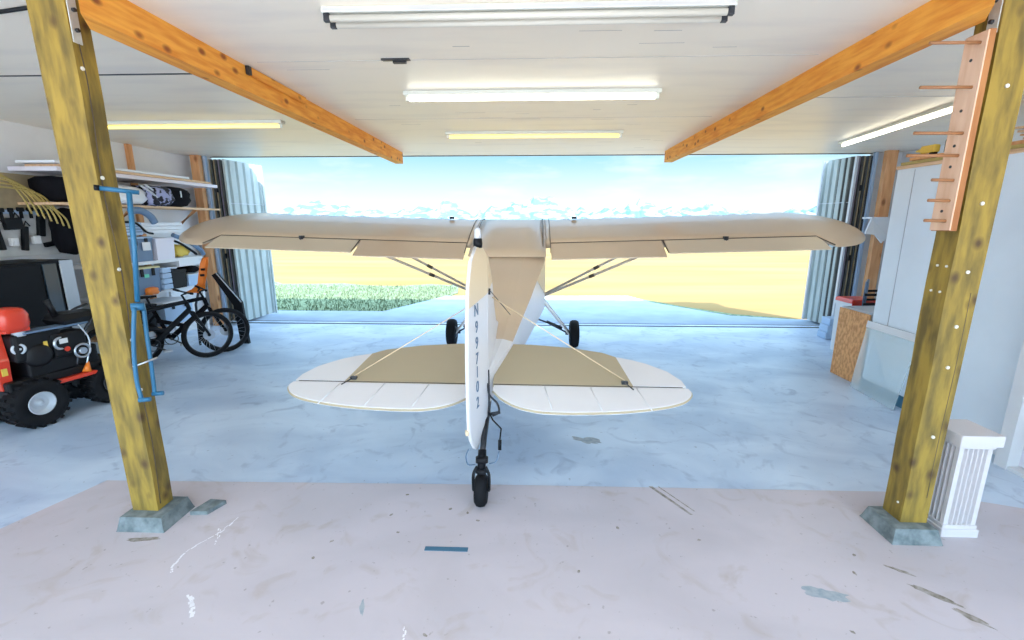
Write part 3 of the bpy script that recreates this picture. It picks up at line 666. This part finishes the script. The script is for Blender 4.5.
b = B(); b.cyl((.02, .50, 1.46), (.02, .52, 1.50), .010); b.build('wire_tang', 'dark', fin, local=True)
# tail spring and tailwheel
b = B()
b.tube([(-.005, .75, .62), (0, .45, .50), (0, .22, .42), (0, .08, .34)], .022, 8); b.build('tail_spring', 'dark', PL, local=True)
b = B(); b.cyl((0, .10, .38), (0, .03, .26), .030); b.cyl((0, .07, .34), (0, .06, .30), .045); b.lathe([(.03, 0), (.045, .01), (.045, .03), (.03, .04)], (0, .03, .235), (0, 0, 1), 16); b.build('swivel_head', 'black', PL, local=True)
b = B()
for s in (-1, 1): b.tube(bez([(s*.030, .03, .285), (s*.056, .01, .23), (s*.056, 0, .118)], 4), .012, 6)
b.cyl((-.062, 0, .118), (.062, 0, .118), .012); b.build('wheel_fork', 'black', PL, local=True)
b = B(); b.lathe([(.05, -.040), (.09, -.044), (.112, -.028), (.118, 0), (.112, .028), (.09, .044), (.05, .040)], (0, 0, .118), (1, 0, 0), 28); tw = b.build('tail_wheel', 'rubber', PL, local=True)
b = B(); b.lathe([(.01, -.036), (.04, -.034), (.05, -.028), (.05, .028), (.04, .034), (.01, .036)], (0, 0, .118), (1, 0, 0), 16); b.build('wheel_hub', 'dark', tw, local=True)
b = B(); b.tube(bez([(.05, .10, .27), (.10, .10, .29), (.12, .12, .36)], 4), .005, 6); b.build('steering_arm', 'gb', PL, local=True)
b = B(); b.cyl((.125, .12, .37), (.125, .14, .44), .013); b.tube([(.125, .14, .44), (.13, .2, .50), (.06, .30, .52), (.02, .36, .56)], .006, 6); b.build('steering_spring', 'black', PL, local=True)
b = B(); b.tube(bez([(-.05, .08, .27), (-.10, .06, .28), (-.11, .03, .36), (-.09, .02, .42)], 4), .005, 6); b.build('steering_arm', 'gb', PL, local=True)
b = B(); b.tube(bez([(.01, .40, .78), (.03, .36, .70), (.09, .34, .64), (.10, .36, .56), (.05, .38, .52)], 5), .008, 6); b.cyl((.02, .36, .54), (.11, .36, .56), .012); b.build('elevator_horn', 'dark', PL, local=True)
b = B(); b.tube([(.016, .425, .88), (.02, .42, .60), (.01, .38, .46)], .008, 6); b.build('control_rod', 'dark', PL, local=True)
# ================================================================== LEFT STORAGE
def frot(o, p0): return o
# wall shelving unit: boards are one unit
t = thing('shelving_unit', 'long wood and white shelving unit along the left wall holding tubs and bags', 'shelving', (-6.0, 6.9, 0))
for z, m, th, w0 in ((2.635, 'clearwhite', .05, .62), (2.225, 'shelfwood', .03, .62), (1.405, 'white', .05, .66), (.93, 'white', .04, .60), (.38, 'shelfwood', .03, .6)):
    y0 = 5.55 if z > 2 else 5.9; y1 = 8.45 if z > 2 else 7.75
    b = B(); b.box((-6.35+w0/2, (y0+y1)/2, z), (w0, y1-y0, th)); b.build('shelf_board', m, t)
for y in (5.95, 7.68):
    for x in (-6.30, -5.72):
        b = B(); b.box((x, y, .70), (.045, .045, 1.36)); b.build('upright', 'white' if y > 7 else 'shelfwood', t)
for y in (6.7, 8.0):
    b = B(); b.prism([(-6.36, y, 1.80), (-6.36, y, 1.88), (-5.85, y, 2.21), (-5.92, y, 2.21)], (0, .05, 0)); b.build('brace', 'stud', t)
def tote(name, label, c, d, m, lid, cat='tub', taper=.06, group=None, clips=True):
    x, y, z = c; w0, l, h = d
    t = thing(name, label, cat, (x, y, z), group=group)
    b = B(); k = taper/2
    def ring(q, zz): return [(x-w0/2*q, y-l/2*q, zz), (x+w0/2*q, y-l/2*q, zz), (x+w0/2*q, y+l/2*q, zz), (x-w0/2*q, y+l/2*q, zz)]
    b.loft([ring(1-taper, z), ring(1, z+h*.86), ring(1.03, z+h*.87), ring(1.03, z+h*.93)]); b.build('tub_body', m, t)
    b = B(); b.loft([ring(1.05, z+h*.93), ring(1.05, z+h*.98), ring(.98, z+h)]); b.build('tub_lid', lid, t)
    if clips:
        for q in (-.22, .22):
            b = B(); b.box((x+w0/2*1.02+.008, y+l*q, z+h*.80), (.016, .05, h*.28), bev=.004); b.build('clip', 'black', t)
    return t
Z3 = 1.43
tote('storage_tub', 'slate blue storage tub with a pale label on the white shelf', (-5.90, 6.50, Z3), (.46, .42, .36), 'gb', 'ltblue')
b = B(); b.box((-5.652, 6.58, Z3+.22), (.006, .14, .12)); tag(b.build('tub_label', 'white'), 'white paper label on the slate blue tub', 'label')
tote('storage_tub', 'milky white storage tub in the middle of the white shelf', (-5.90, 6.96, Z3), (.46, .36, .33), 'clearwhite', 'clearwhite', clips=False)
b = B(); b.blob((-5.9, 7.38, Z3+.11), (.40, .38, .20), seed=3); tag(b.build('duffel_bag', 'yellow'), 'mustard bag at the far end of the white shelf', 'bag')
b = B(); b.tube(bez([(-5.66, 7.12, 1.80), (-5.62, 7.35, 1.70), (-5.62, 7.62, 1.55), (-5.66, 7.75, 1.46)]), .035, 8); tag(b.build('hose', 'gb'), 'grey-blue hose draped over the mustard bag', 'hose')
b = B(); b.tube(bez([(-5.72, 7.1, 1.74), (-5.70, 7.3, 1.66), (-5.70, 7.55, 1.52), (-5.72, 7.66, 1.46)]), .02, 8); tag(b.build('hose', 'black'), 'thin black hose beneath the grey-blue hose', 'hose')
# cases and white boxes stacked on tubs
t = thing('tool_case', 'grey-blue carry case with black straps stacked on the slate blue tub', 'case', (-5.9, 6.32, 1.81))
b = B(); b.box((-5.9, 6.36, 1.905), (.42, .50, .19), bev=.02); b.build('case_shell', 'ltblue', t)
for z in (1.86, 1.90, 1.94):
    b = B(); b.box((-5.688, 6.36, z), (.008, .44, .012)); b.build('rib', 'gb', t)
b = B(); b.tube(bez([(-5.68, 6.12, 1.99), (-5.66, 6.45, 1.99), (-5.64, 6.60, 1.86), (-5.64, 6.72, 1.83)]), .016, 6); b.build('strap', 'black', t)
for k, (y, z, l) in enumerate(((7.02, 1.83, .72), (7.00, 1.885, .80), (6.98, 1.94, .86))):
    b = B(); b.box((-5.88, y, z+.027), (.40-.02*k, l, .052), bev=.006)
    tag(b.build('flat_box', 'cloth'), ['lowest', 'middle', 'topmost'][k]+' long flat white box in the stack above the milky tub', 'box')
# upper shelves
b = B(); b.blob((-5.9, 6.52, 2.38), (.5, .62, .27), seed=5); tag(b.build('white_sack', 'cloth'), 'plump white sack on the upper wooden shelf', 'sack')
b = B(); b.blob((-5.92, 7.46, 2.40), (.5, .56, .33), seed=6, amp=.05); sc = b.build('suitcase', 'blackcloth'); tag(sc, 'black soft suitcase at the right of the upper wooden shelf', 'suitcase')
b = B(); b.box((-5.655, 7.42, 2.44), (.01, .02, .10)); b.build('zip_pull', 'steel', sc)
M['pattern'] = mat('patterned_cloth', (.35, .38, .60), .8, col2=(.01, .01, .02), scale=11, lo=.5, hi=.56)
b = B(); b.blob((-5.82, 7.00, 2.39), (.5, .44, .31), seed=8, amp=.2); tag(b.build('patterned_bag', 'pattern'), 'black bag with a pale pattern between the sack and the suitcase', 'bag')
b = B(); b.tube(bez([(-5.66, 6.66, 2.52), (-5.63, 6.78, 2.44), (-5.62, 6.88, 2.36)]), .014, 6); b.tube(bez([(-5.66, 6.74, 2.54), (-5.63, 6.84, 2.46), (-5.62, 6.92, 2.38)]), .014, 6); tag(b.build('ski_pole', 'silver'), 'silver rods poking from the patterned bag', 'pole')
b = B(); b.blob((-5.95, 6.30, 2.40), (.45, .22, .30), seed=9); tag(b.build('soft_bag', 'blackcloth'), 'black bag behind the T handle on the upper shelf', 'bag')
for k, (z, l, y) in enumerate(((2.665, 2.6, 6.9), (2.70, 2.2, 6.6))):
    b = B(); b.box((-5.93, y, z+.012), (.5, l, .03)); tag(b.build('plank', 'cloth' if k else 'shelfwood'), ['bare wooden plank lying on the top shelf under another', 'white-painted plank lying uppermost on the top shelf'][k], 'plank')
b = B(); b.tube(bez([(-5.7, 6.45, 2.16), (-5.68, 6.62, 2.16), (-5.67, 6.76, 2.08), (-5.67, 6.82, 1.99)]), .05, 10); tag(b.build('air_hose', 'gb'), 'fat dark hose under the upper wooden shelf', 'hose')
# lower bays
tote('storage_tub', 'grey tote with a cream lid on the lower white shelf', (-5.90, 6.53, .95), (.46, .46, .40), 'gb', 'lidy')
b = B(); b.box((-5.655, 6.50, 1.22), (.006, .08, .05)); tag(b.build('tub_label', mat('green_label', (.15, .65, .45), .5)), 'small green label on the grey tote', 'label')
for k in range(4):
    b = B(); b.box((-5.85, 6.88, .97+.085*k+.04), (.40, .17, .075), bev=.008); tag(b.build('parts_drawer', 'ltblue'), ['lowest', 'second lowest', 'second highest', 'topmost'][k]+' pale blue box in the narrow stack beside the grey tote', 'box', 'pale blue boxes')
tote('black_crate', 'black crate on the lower shelf right of the pale blue boxes', (-5.90, 7.16, .95), (.44, .30, .30), 'black', 'black', 'crate', clips=False)
tote('white_crate', 'white crate at the far end of the lower shelf', (-5.90, 7.52, .95), (.44, .34, .20), 'ltblue', 'white', 'crate', clips=False)
b = B(); b.box((-5.9, 7.42, 1.30), (.40, .46, .03)); b.box((-5.69, 7.42, 1.345), (.02, .46, .10)); b.box((-5.9, 7.2, 1.345), (.4, .02, .10)); tag(b.build('open_tray', 'white'), 'open white tray above the black crate', 'tray')
b = B(); b.blob((-5.8, 7.52, 1.22), (.3, .22, .12), seed=12); tag(b.build('black_pouch', 'blackcloth'), 'black pouch between the white crate and the tray', 'pouch')
tote('storage_tub', 'blue tub on the bottom shelf behind the bicycles', (-5.88, 7.0, .40), (.48, .60, .38), 'ltblue', 'white')
tote('storage_tub', 'black tub on the bottom shelf behind the tow bar', (-5.88, 6.3, .40), (.48, .5, .40), 'black', 'black')
b = B(); b.blob((-5.70, 6.55, .99), (.20, .20, .12), seed=15); tag(b.build('orange_bundle', 'orange'), 'small orange bundle lying below the grey tote', 'bundle')
# insulation board, pegboard with tools, cords
b = B(); b.box((-6.34, 5.2, 2.36), (.04, 1.4, .44)); tag(b.build('insulation_board', 'insul'), 'tan board on the left wall behind the yellow cords', 'board')
pg = thing('pegboard', 'grey pegboard on the left wall hung with black tools', 'pegboard', (-6.34, 5.3, 1.6))
b = B(); b.box((-6.34, 5.3, 1.84), (.03, 1.3, .52)); b.build('panel', 'pegb', pg)
b = B(); b.box((-6.31, 5.35, 2.12), (.05, 1.4, .05)); b.build('rail', 'ltblue', pg)
k = 0
for y in [4.75+.11*i for i in range(11)]:
    k += 1; h = random.uniform(.16, .3); z = 2.14+random.uniform(-.02, .02)
    t = thing('hand_tool', 'black hand tool hanging on the wall rail below the yellow cords', 'tool', (-6.28, y, z-h), group='tools on the wall rail')
    b = B(); b.box((-6.27, y, z-.05), (.03, .02, .10)); b.build('handle', 'black', t)
    b = B(); b.box((-6.27, y, z+.03-h*.1), (.035, random.uniform(.04, .09), .05), bev=.006); b.build('head', 'black', t)
for i, (y, z, w0, h) in enumerate(((4.15, 1.90, .10, .26), (4.30, 1.80, .04, .34), (4.48, 1.92, .14, .10), (4.62, 1.82, .05, .3), (4.80, 1.98, .20, .14), (4.9, 1.80, .06, .30), (5.12, 1.95, .08, .26), (5.2, 1.72, .16, .06), (4.4, 1.70, .12, .06))):
    b = B(); y += .62; b.box((-6.29, y, z), (.05, w0, h), rot=Matrix.Rotation(R(random.uniform(-12, 12)), 3, 'X'), bev=.008); b.tube([(-6.27, y, z+h/2), (-6.27, y+.03, z+h/2+.06), (-6.27, y+.07, z+h/2)], .008, 6)
    tag(b.build('black_tool', 'black'), 'black tool hanging on the grey pegboard', 'tool', 'black tools on the pegboard')
for i, (y, z) in enumerate(((4.22, 1.74), (4.52, 1.76), (4.78, 1.78))):
    y += .85; b = B(); b.box((-6.27, y, z), (.05, .09, .10), bev=.01); b.box((-6.243, y, z), (.01, .04, .05))
    tag(b.build('wall_box', 'white'), ['leftmost', 'middle', 'rightmost'][i]+' small white box on the grey pegboard', 'box')
for i in range(7):
    b = B(); x = -6.14+.018*i
    b.tube(bez([(x, 4.55+.04*i, 2.70-.05*i), (x, 5.02+.08*i, 2.66-.05*i), (x, 5.32+.07*i, 2.50-.06*i), (x, 5.47+.06*i, 2.28-.04*i), (x, 5.53+.055*i, 2.10-.03*i)]), .010, 6)
    tag(b.build('yellow_cord', 'cord'), ['yellow cord at the back of the bunch arching over the wall tools, leftmost end', 'second yellow cord from the left in the bunch over the wall tools', 'third yellow cord from the left in the bunch over the wall tools', 'middle yellow cord of the bunch over the wall tools', 'fifth yellow cord from the left in the bunch over the wall tools', 'yellow cord second from the right end of the bunch over the wall tools', 'yellow cord ending farthest right, nearest the left post'][i], 'cord', 'yellow cords on the left wall')
b = B(); b.blob((-6.05, 5.88, 2.41), (.5, .55, .32), seed=20); tag(b.build('black_sack', 'blackcloth'), 'large black sack on the shelf left of the left post', 'sack')
b = B(); b.blob((-6.17, 5.97, 1.88), (.25, .34, .62), seed=21); tag(b.build('hanging_coat', 'blackcloth'), 'black coat hanging beside the grey pegboard', 'coat')
# tall black cabinet
t = thing('tall_cabinet', 'tall black-fronted cabinet with a pale grey edge behind the red machine', 'cabinet', (-5.97, 4.75, 0))
b = B(); b.box((-6.01, 4.73, .775), (.64, 1.46, 1.55), bev=.012); b.build('carcass', 'glossblack', t)
b = B(); b.box((-5.684, 4.54, .79), (.02, 1.06, 1.46), bev=.006); b.build('door', 'glossblack', t)
b = B(); b.box((-5.684, 5.18, .79), (.02, .16, 1.46), bev=.006); b.build('side_door', mat('dark_glass', (.03, .05, .07), .2), t)
b = B(); b.box((-5.684, 5.385, .775), (.022, .15, 1.54), bev=.004); b.build('edge_trim', 'greyside', t)
b = B(); b.box((-5.672, 5.30, .775), (.012, .012, 1.46)); b.build('door_gap', 'silver', t)

# snow blower ---------------------------------------------------------------
SB = thing('snow_blower', 'red and black engine-driven snow blower on knobbly tyres', 'snow blower', (-4.96, 4.36, 0), R(-12))
def lug_wheel(c, r, w0, parent, hubm='silver'):
    b = B(); x, y, z = c
    b.lathe([(r*.42, -w0*.10), (r*.44, -w0*.42), (r*.75, -w0*.5), (r*.93, -w0*.46), (r*.95, 0), (r*.93, w0*.46), (r*.75, w0*.5), (r*.44, w0*.42), (r*.42, w0*.10)], c, (1, 0, 0), 30)
    for k in range(18):
        a = k*2*math.pi/18
        for s in (-1, 1):
            aa = a+s*.08; b.box((x+s*w0*.24, y+math.cos(aa)*r*.95, z+math.sin(aa)*r*.95), (w0*.46, .035, .03), rot=Matrix.Rotation(aa, 3, 'X'))
    wh = b.build('wheel', 'rubber', parent, local=True)
    b = B(); b.lathe([(.01, w0*.02), (r*.42, w0*.05), (r*.44, w0*.44), (r*.47, w0*.47), (r*.43, w0*.50), (r*.38, w0*.16), (r*.30, w0*.22), (r*.22, w0*.14), (r*.12, w0*.16), (r*.11, w0*.36), (.01, w0*.38)], c, (1, 0, 0), 28); b.build('wheel_rim', hubm, wh, local=True)
    return wh
lug_wheel((.12, -.27, .245), .245, .19, SB); lug_wheel((.10, .40, .235), .235, .20, SB, 'dark'); lug_wheel((-.40, -.27, .245), .245, .19, SB, 'dark'); lug_wheel((-.40, .40, .235), .235, .2, SB, 'dark')
b = B(); b.box((-.12, .05, .42), (.50, 1.0, .16), bev=.02); b.box((-.10, .05, .58), (.40, .62, .22), bev=.02); b.build('chassis', 'mower_black', SB, local=True)
b = B(); b.box((-.06, -.14, .80), (.36, .40, .28), bev=.03); b.box((.04, .10, .76), (.2, .3, .25), bev=.02); b.build('engine', 'mower_black', SB, local=True)
b = B(); b.lathe([(.10, 0), (.115, .02), (.115, .06), (.09, .08), (.03, .085)], (.06, -.16, .70), (1, -.2, 0), 20); b.build('recoil_cover', 'mower_black', SB, local=True)
b = B(); b.lathe([(.01, 0), (.055, 0), (.055, .015), (.042, .02), (.03, .01), (.01, .02)], (.10, -.30, .80), (1, -.3, 0), 18); b.build('recoil_dial', 'silver', SB, local=True)
b = B(); b.loft([[(-.24, -.46, .42), (.06, -.46, .42), (.06, -.38, .42), (-.24, -.38, .42)], [(-.24, -.46, .70), (.05, -.46, .70), (.05, -.36, .70), (-.24, -.36, .70)], [(-.20, -.40, .98), (-.02, -.40, .98), (-.02, -.34, .98), (-.20, -.34, .98)]]); b.build('front_shroud', 'red', SB, local=True)
b = B(); b.blob((.06, -.30, 1.09), (.24, .24, .24), amp=.02, n=2); b.prism([(.14, -.38, .97), (-.06, -.42, .97), (-.06, -.20, .97), (.14, -.20, .97)], (0, 0, .04)); b.tube(bez([(.0, -.38, 1.10), (-.14, -.44, 1.10), (-.28, -.46, 1.02)]), .022, 8); b.build('fuel_tank', 'red', SB, local=True)
b = B(); b.cyl((.08, -.26, .92), (.08, -.26, .98), .05); b.build('tank_neck', 'silver', SB, local=True)
b = B(); b.box((.06, .02, .945), (.16, .56, .02), bev=.006); b.build('top_rail', 'gb', SB, local=True)
b = B(); b.loft([[(-.12, .10, .92), (.12, .10, .92), (.12, .42, .94), (-.12, .42, .94)], [(-.15, .06, 1.0), (.15, .08, 1.0), (.14, .46, 1.02), (-.14, .46, 1.02)], [(-.10, .10, 1.07), (.10, .12, 1.06), (.10, .42, 1.06), (-.10, .42, 1.06)]]); b.tube([(0, .10, 1.04), (-.01, .06, 1.22)], .03, 8); b.build('control_box', 'mower_black', SB, local=True)
for x in (.10, -.30):
    b = B(); b.tube(bez([(x, .14, .50), (x+.02, .22, .80), (x+.04, .40, 1.02), (x+.06, .56, 1.08)]), .014, 7); b.build('handlebar', 'dark', SB, local=True)
b = B(); b.tube(bez([(.14, .20, .48), (.16, .26, .75), (.13, .20, .95)]), .008, 6); b.tube(bez([(.16, .36, .48), (.18, .42, .75), (.15, .48, .98)]), .008, 6); b.build('control_rod', 'steel', SB, local=True)
b = B(); b.torus((.16, .18, .66), (1, 0, 0), .07, .012, 20, 6); b.cyl((.14, .18, .66), (.18, .18, .66), .035); b.build('pulley', 'steel', SB, local=True)
b = B(); b.torus((.13, .02, .78), (1, .2, 0), .06, .014, 20, 6); b.build('carburettor_ring', 'steel', SB, local=True)
b = B(); b.box((.16, .14, .40), (.06, .46, .04), bev=.006); b.build('foot_rail', 'red', SB, local=True)
b = B(); b.cyl((.16, .18, .42), (.14, .22, .52), .04, .012); b.build('oil_funnel', 'orange', SB, local=True)
b = B(); b.box((.146, .04, .80), (.01, .07, .05)); b.build('sticker', 'white', SB, local=True)
b = B(); b.box((.128, -.10, .80), (.01, .03, .06)); b.build('sticker', 'yellow', SB, local=True)
b = B(); b.lathe([(.002, 0), (.028, 0), (.024, .008)], (.146, .06, .71), (1, 0, 0), 14); b.build('sticker', 'red', SB, local=True)
b = B(); b.box((.066, -.42, .60), (.012, .04, .07)); b.build('sticker', 'yellow', SB, local=True)
b = B(); b.blob((-5.52, 3.93, .62), (.34, .26, .40), seed=31); tag(b.build('red_bag', 'red'), 'red bag at the left edge beside the snow blower', 'bag')

# bicycles -----------------------------------------------------------------
def bicycle(label, loc, rz, frame_m, rims='ltblue', wr=.35):
    # local x = forward along the bike; wheels at x=0 (rear) and x=1.1 (front)
    t = thing('mountain_bike', label, 'bicycle', loc, rz); cs = []
    for nm, x in (('rear_wheel', 0), ('front_wheel', 1.12)):
        b = B(); b.torus((x, 0, wr), (0, 1, 0), wr-.032, .032, 40, 8); b.torus((x, 0, wr), (0, 1, 0), wr-.0, .014, 40, 6) if False else None
        wh = b.build(nm, 'rubber', t, local=True)
        b = B(); b.torus((x, 0, wr), (0, 1, 0), wr-.062, .012, 40, 6); b.build('rim', 'dark', wh, local=True)
        b = B()
        for k in range(24):
            a = k*2*math.pi/24; s = 1 if k % 2 else -1
            b.tube([(x+.02*math.cos(a+.6*s), s*.025, wr+.02*math.sin(a+.6*s)), (x+(wr-.065)*math.cos(a), 0, wr+(wr-.065)*math.sin(a))], .0018, 4)
        b.build('spokes', 'steel', wh, local=True)
        b = B(); b.cyl((x, -.05, wr), (x, .05, wr), .022); b.build('hub', 'dark', wh, local=True)
        b = B(); b.cyl((x, -.035, wr), (x, -.032, wr), .08, n=20); b.build('brake_disc', 'steel', wh, local=True)
    bb = (.43, 0, .34); seat = (.27, 0, .80); head = (.90, 0, .88); hl = (.93, 0, .76)
    b = B(); b.tube([bb, hl], .038, 8); b.tube([seat, head], .028, 8); b.tube([bb, seat], .024, 8); b.tube([hl, head], .028, 8); b.tube([(.30, 0, .62), (.62, 0, .50)], .03, 8)
    for s in (-1, 1): b.tube([(.40, s*.03, .36), (0, s*.06, wr)], .011, 6); b.tube([(.30, s*.03, .72), (0, s*.06, wr)], .010, 6)
    b.build('frame', frame_m, t, local=True)
    b = B()
    for s in (-1, 1): b.tube([(.95, s*.065, .72), (1.12, s*.065, wr)], .018, 8)
    b.cyl((.95, -.08, .72), (.95, .08, .72), .02); b.build('fork', frame_m, t, local=True)
    b = B(); b.cyl(seat, (.23, 0, .95), .014); b.build('seat_post', 'black', t, local=True)
    b = B(); b.loft([[(.06, -.07, .95), (.06, .07, .95), (.06, .05, .99), (.06, -.05, .99)], [(.18, -.06, .955), (.18, .06, .955), (.18, .04, .99), (.18, -.04, .99)], [(.34, -.018, .96), (.34, .018, .96), (.34, .012, .985), (.34, -.012, .985)]]); b.build('saddle', 'black', t, local=True)
    b = B(); b.tube([head, (.86, 0, .98), (.92, 0, 1.0)], .016, 7); b.tube(bez([(.88, -.34, 1.03), (.92, -.15, 1.01), (.92, .15, 1.01), (.88, .34, 1.03)]), .012, 7); b.build('handlebar', 'black', t, local=True)
    for s in (-1, 1):
        b = B(); b.cyl((.88, s*.34, 1.03), (.90, s*.22, 1.02), .017); b.build('grip', 'rubber', t, local=True)
    b = B(); b.torus((.43, -.045, .34), (0, 1, 0), .08, .006, 24, 5); b.tube([(.43, -.06, .34), (.56, -.06, .24)], .011, 6); b.tube([(.43, .06, .34), (.30, .06, .44)], .011, 6); b.cyl((.43, -.07, .34), (.43, .07, .34), .018); b.build('crankset', 'dark', t, local=True)
    for s, x, z in ((-1, .56, .24), (1, .30, .44)):
        b = B(); b.box((x, s*.11, z), (.09, .09, .022), bev=.004); b.build('pedal', 'silver', t, local=True)
    b = B(); b.tube([(.43, -.045, .42), (0, -.045, wr+.04)], .004, 4); b.tube([(.43, -.045, .26), (0, -.045, wr-.04)], .004, 4); b.build('chain', 'dark', t, local=True)
    return t
bk1 = bicycle('black mountain bike leaning nearest the hangar floor, in front of another', (-5.44, 5.52, 0), R(56), 'black')
bk2 = bicycle('dark mountain bike behind, its front wheel farther right', (-5.52, 5.93, 0), R(47), 'blackcloth')
FO = thing('snow_shovel', 'bright orange scoop standing upright between the bicycles and the door', 'shovel', (-5.30, 7.0, .0))
b = B(); sec = []
for x, z, w0 in ((-5.38, .90, .13), (-5.27, .95, .12), (-5.21, 1.04, .07), (-5.17, 1.18, .075), (-5.12, 1.36, .075), (-5.09, 1.45, .05)):
    sec.append([(x-w0, 7.0, z), (x, 7.02, z-.01), (x+w0, 6.98, z), (x+w0*.6, 7.03, z+.01), (x-w0*.6, 7.04, z+.01)])
b.loft(sec); b.build('blade', 'orange', FO)
b = B(); b.tube([(-5.27, 7.02, .98), (-5.38, 7.03, .7), (-5.42, 7.05, .015)], .018, 8); b.build('shaft', 'dark', FO)
for x, z in ((-5.165, 1.18), (-5.14, 1.27)):
    b = B(); b.box((x, 6.975, z), (.05, .03, .035)); b.build('blade_slot', 'black', FO)
t = thing('ramp_board', 'black plank leaning beside the orange scoop', 'board', (-4.85, 7.2, 0))
b = B(); b.prism([(-5.14, 7.15, 1.16), (-5.06, 7.15, 1.20), (-4.70, 7.15, .72), (-4.66, 7.15, .02), (-4.80, 7.15, .02), (-4.84, 7.15, .66)], (.0, .05, 0)); b.build('plank', 'black', t)
b = B(); b.tube([(-5.06, 7.145, 1.20), (-4.70, 7.145, .72)], .008, 5); b.build('edge_strip', 'silver', t)

# ================================================================== RIGHT SIDE CLUTTER
b = B(); b.prism([(4.02, 5.70, 0), (4.10, 6.12, 0), (4.06, 6.14, .90), (3.98, 5.72, .90)], (.018, 0, 0)) if False else None
rx = Matrix.Rotation(R(4), 3, 'Y')
b = B(); b.box((4.12, 5.82, .45), (.018, .54, .90), rot=None); tag(b.build('chipboard_sheet', 'osb'), 'orange chipboard sheet standing at the far end of the partition', 'board')
t = thing('acrylic_sheet', 'clear sheet with a white top edge leaning on the partition', 'sheet', (4.0, 5.15, 0))
b = B(); b.prism([(3.95, 4.78, 0), (3.99, 5.52, 0), (4.085, 5.52, .84), (4.085, 4.78, .84)], (.008, 0, 0)); b.build('pane', 'glass', t)
b = B(); b.prism([(4.071, 4.78, .76), (4.071, 5.52, .76), (4.08, 5.52, .84), (4.08, 4.78, .84)], (-.004, 0, 0)); b.build('edge_film', 'white', t)
# things beyond the partition
t = tote('red_cooler', 'red cooler box with white base beyond the chipboard sheet', (5.02, 7.1, 0), (.36, .36, .86), 'white', 'red', 'cooler', clips=False)
b = B(); b.box((5.02, 6.915, .73), (.37, .01, .14)); b.build('cooler_band', 'red', t)
for k in range(3):
    b = B(); b.box((5.30+.02*k, 8.0, .065+.122*k), (.30, .24, .12), bev=.01); tag(b.build('white_carton', 'ltblue'), ['lowest', 'middle', 'topmost'][k]+' pale carton in the stack beside the right folding door', 'carton', 'pale cartons')
def patio_chair(z, lab):
    t = thing('stacking_chair', lab, 'chair', (4.98, 6.50, z), R(52), 'stacked grey chairs')
    b = B(); b.box((0, 0, .43), (.46, .44, .03), bev=.01); b.build('seat', 'gb', t, local=True)
    b = B(); b.box((0, .22, .62), (.42, .03, .36), bev=.01, rot=None); b.build('backrest', 'gb', t, local=True)
    for s in (-1, 1):
        b = B(); b.tube(bez([(s*.24, -.20, .45), (s*.25, -.18, .60), (s*.25, .0, .64), (s*.25, .22, .62)]), .018, 7); b.build('armrest', 'black', t, local=True)
        for y in (-.2, .2):
            b = B(); b.tube([(s*.22, y, .43), (s*.25, y*1.1, 0 if z < .01 else .2)], .014, 7); b.build('leg', 'black', t, local=True)
    return t
for k in range(4): patio_chair(.13*k, ['lowest', 'second', 'third', 'topmost'][k]+' of the grey stacking chairs piled beyond the partition')
b = B(); b.box((4.60, 5.86, .90), (.90, .50, .03)); b.box((4.22, 5.86, .44), (.03, .46, .88)); b.box((5.0, 5.86, .44), (.03, .46, .88)); tag(b.build('side_bench', 'silver'), 'low grey bench beyond the chipboard sheet', 'bench')
b = B(); b.prism([(5.92, 8.32, 2.06), (6.24, 8.32, 2.06), (6.24, 8.32, 1.75), (6.14, 8.30, 1.64), (6.0, 8.28, 1.78), (5.84, 8.30, 1.80)], (0, .03, 0)); b.box((6.08, 8.42, 2.07), (.34, .24, .03))
tag(b.build('hanging_cloth', 'cloth'), 'white cloth hanging from a hook beside the right door jamb', 'cloth')
# on top of partition
for k, (y0, x0, z, L, r) in enumerate(((5.46, 4.14, 2.625, 1.6, .0), (5.35, 4.22, 2.63, 1.4, .06), (5.30, 4.30, 2.66, 1.3, -.05), (5.38, 4.18, 2.665, 1.2, .03))):
    b = B(); b.box((x0, y0-L/2, z), (.07, L, .03), rot=Matrix.Rotation(r, 3, 'Z')); tag(b.build('timber_batten', ['cord', 'insul', 'shelfwood', 'stud'][k]), ['lower left', 'lower middle', 'upper right', 'upper left'][k]+' wooden batten lying on top of the partition', 'batten', 'battens on the partition')
b = B(); b.cyl((4.16, 5.50, 2.62), (4.3, 4.9, 2.62), .022); tag(b.build('metal_pipe', 'silver'), 'silver pipe lying at the edge of the partition top', 'pipe')
t = thing('power_drill', 'yellow power drill lying on top of the partition', 'drill', (4.26, 5.3, 2.6))
b = B(); b.box((4.26, 5.30, 2.76), (.07, .18, .08), bev=.015); b.cyl((4.26, 5.38, 2.76), (4.26, 5.47, 2.76), .025, .012); b.build('body', 'yellow', t)
b = B(); b.box((4.26, 5.25, 2.68), (.05, .06, .14), bev=.012); b.build('handle', 'black', t)
b = B(); b.box((4.44, 5.00, 2.74), (.26, .40, .22), bev=.02); tag(b.build('drill_case', 'black'), 'black case on top of the partition beside the drill', 'case')
b = B(); b.prism([(4.27, 5.20, 2.68), (4.27, 4.90, 2.80), (4.27, 4.88, 2.68)], (.02, 0, 0)); tag(b.build('white_card', 'white'), 'white card propped against the black case on the partition', 'card')
b = B(); b.blob((4.45, 4.08, 2.74), (.5, .5, .24), seed=44); tag(b.build('black_sack', 'blackcloth'), 'black sack on top of the partition right of the right post', 'sack')
for k in range(5):
    b = B(); b.box((4.30, 3.95, 2.665+.028*k), (.05, .9, .018), rot=Matrix.Rotation(R(4*k-8), 3, 'Z')@Matrix.Rotation(R(3), 3, 'X')); tag(b.build('wood_lath', 'shelfwood'), ['lowest', 'second lowest', 'middle', 'second highest', 'topmost'][k]+' thin wooden lath on the partition right of the right post', 'lath', 'laths on the partition')
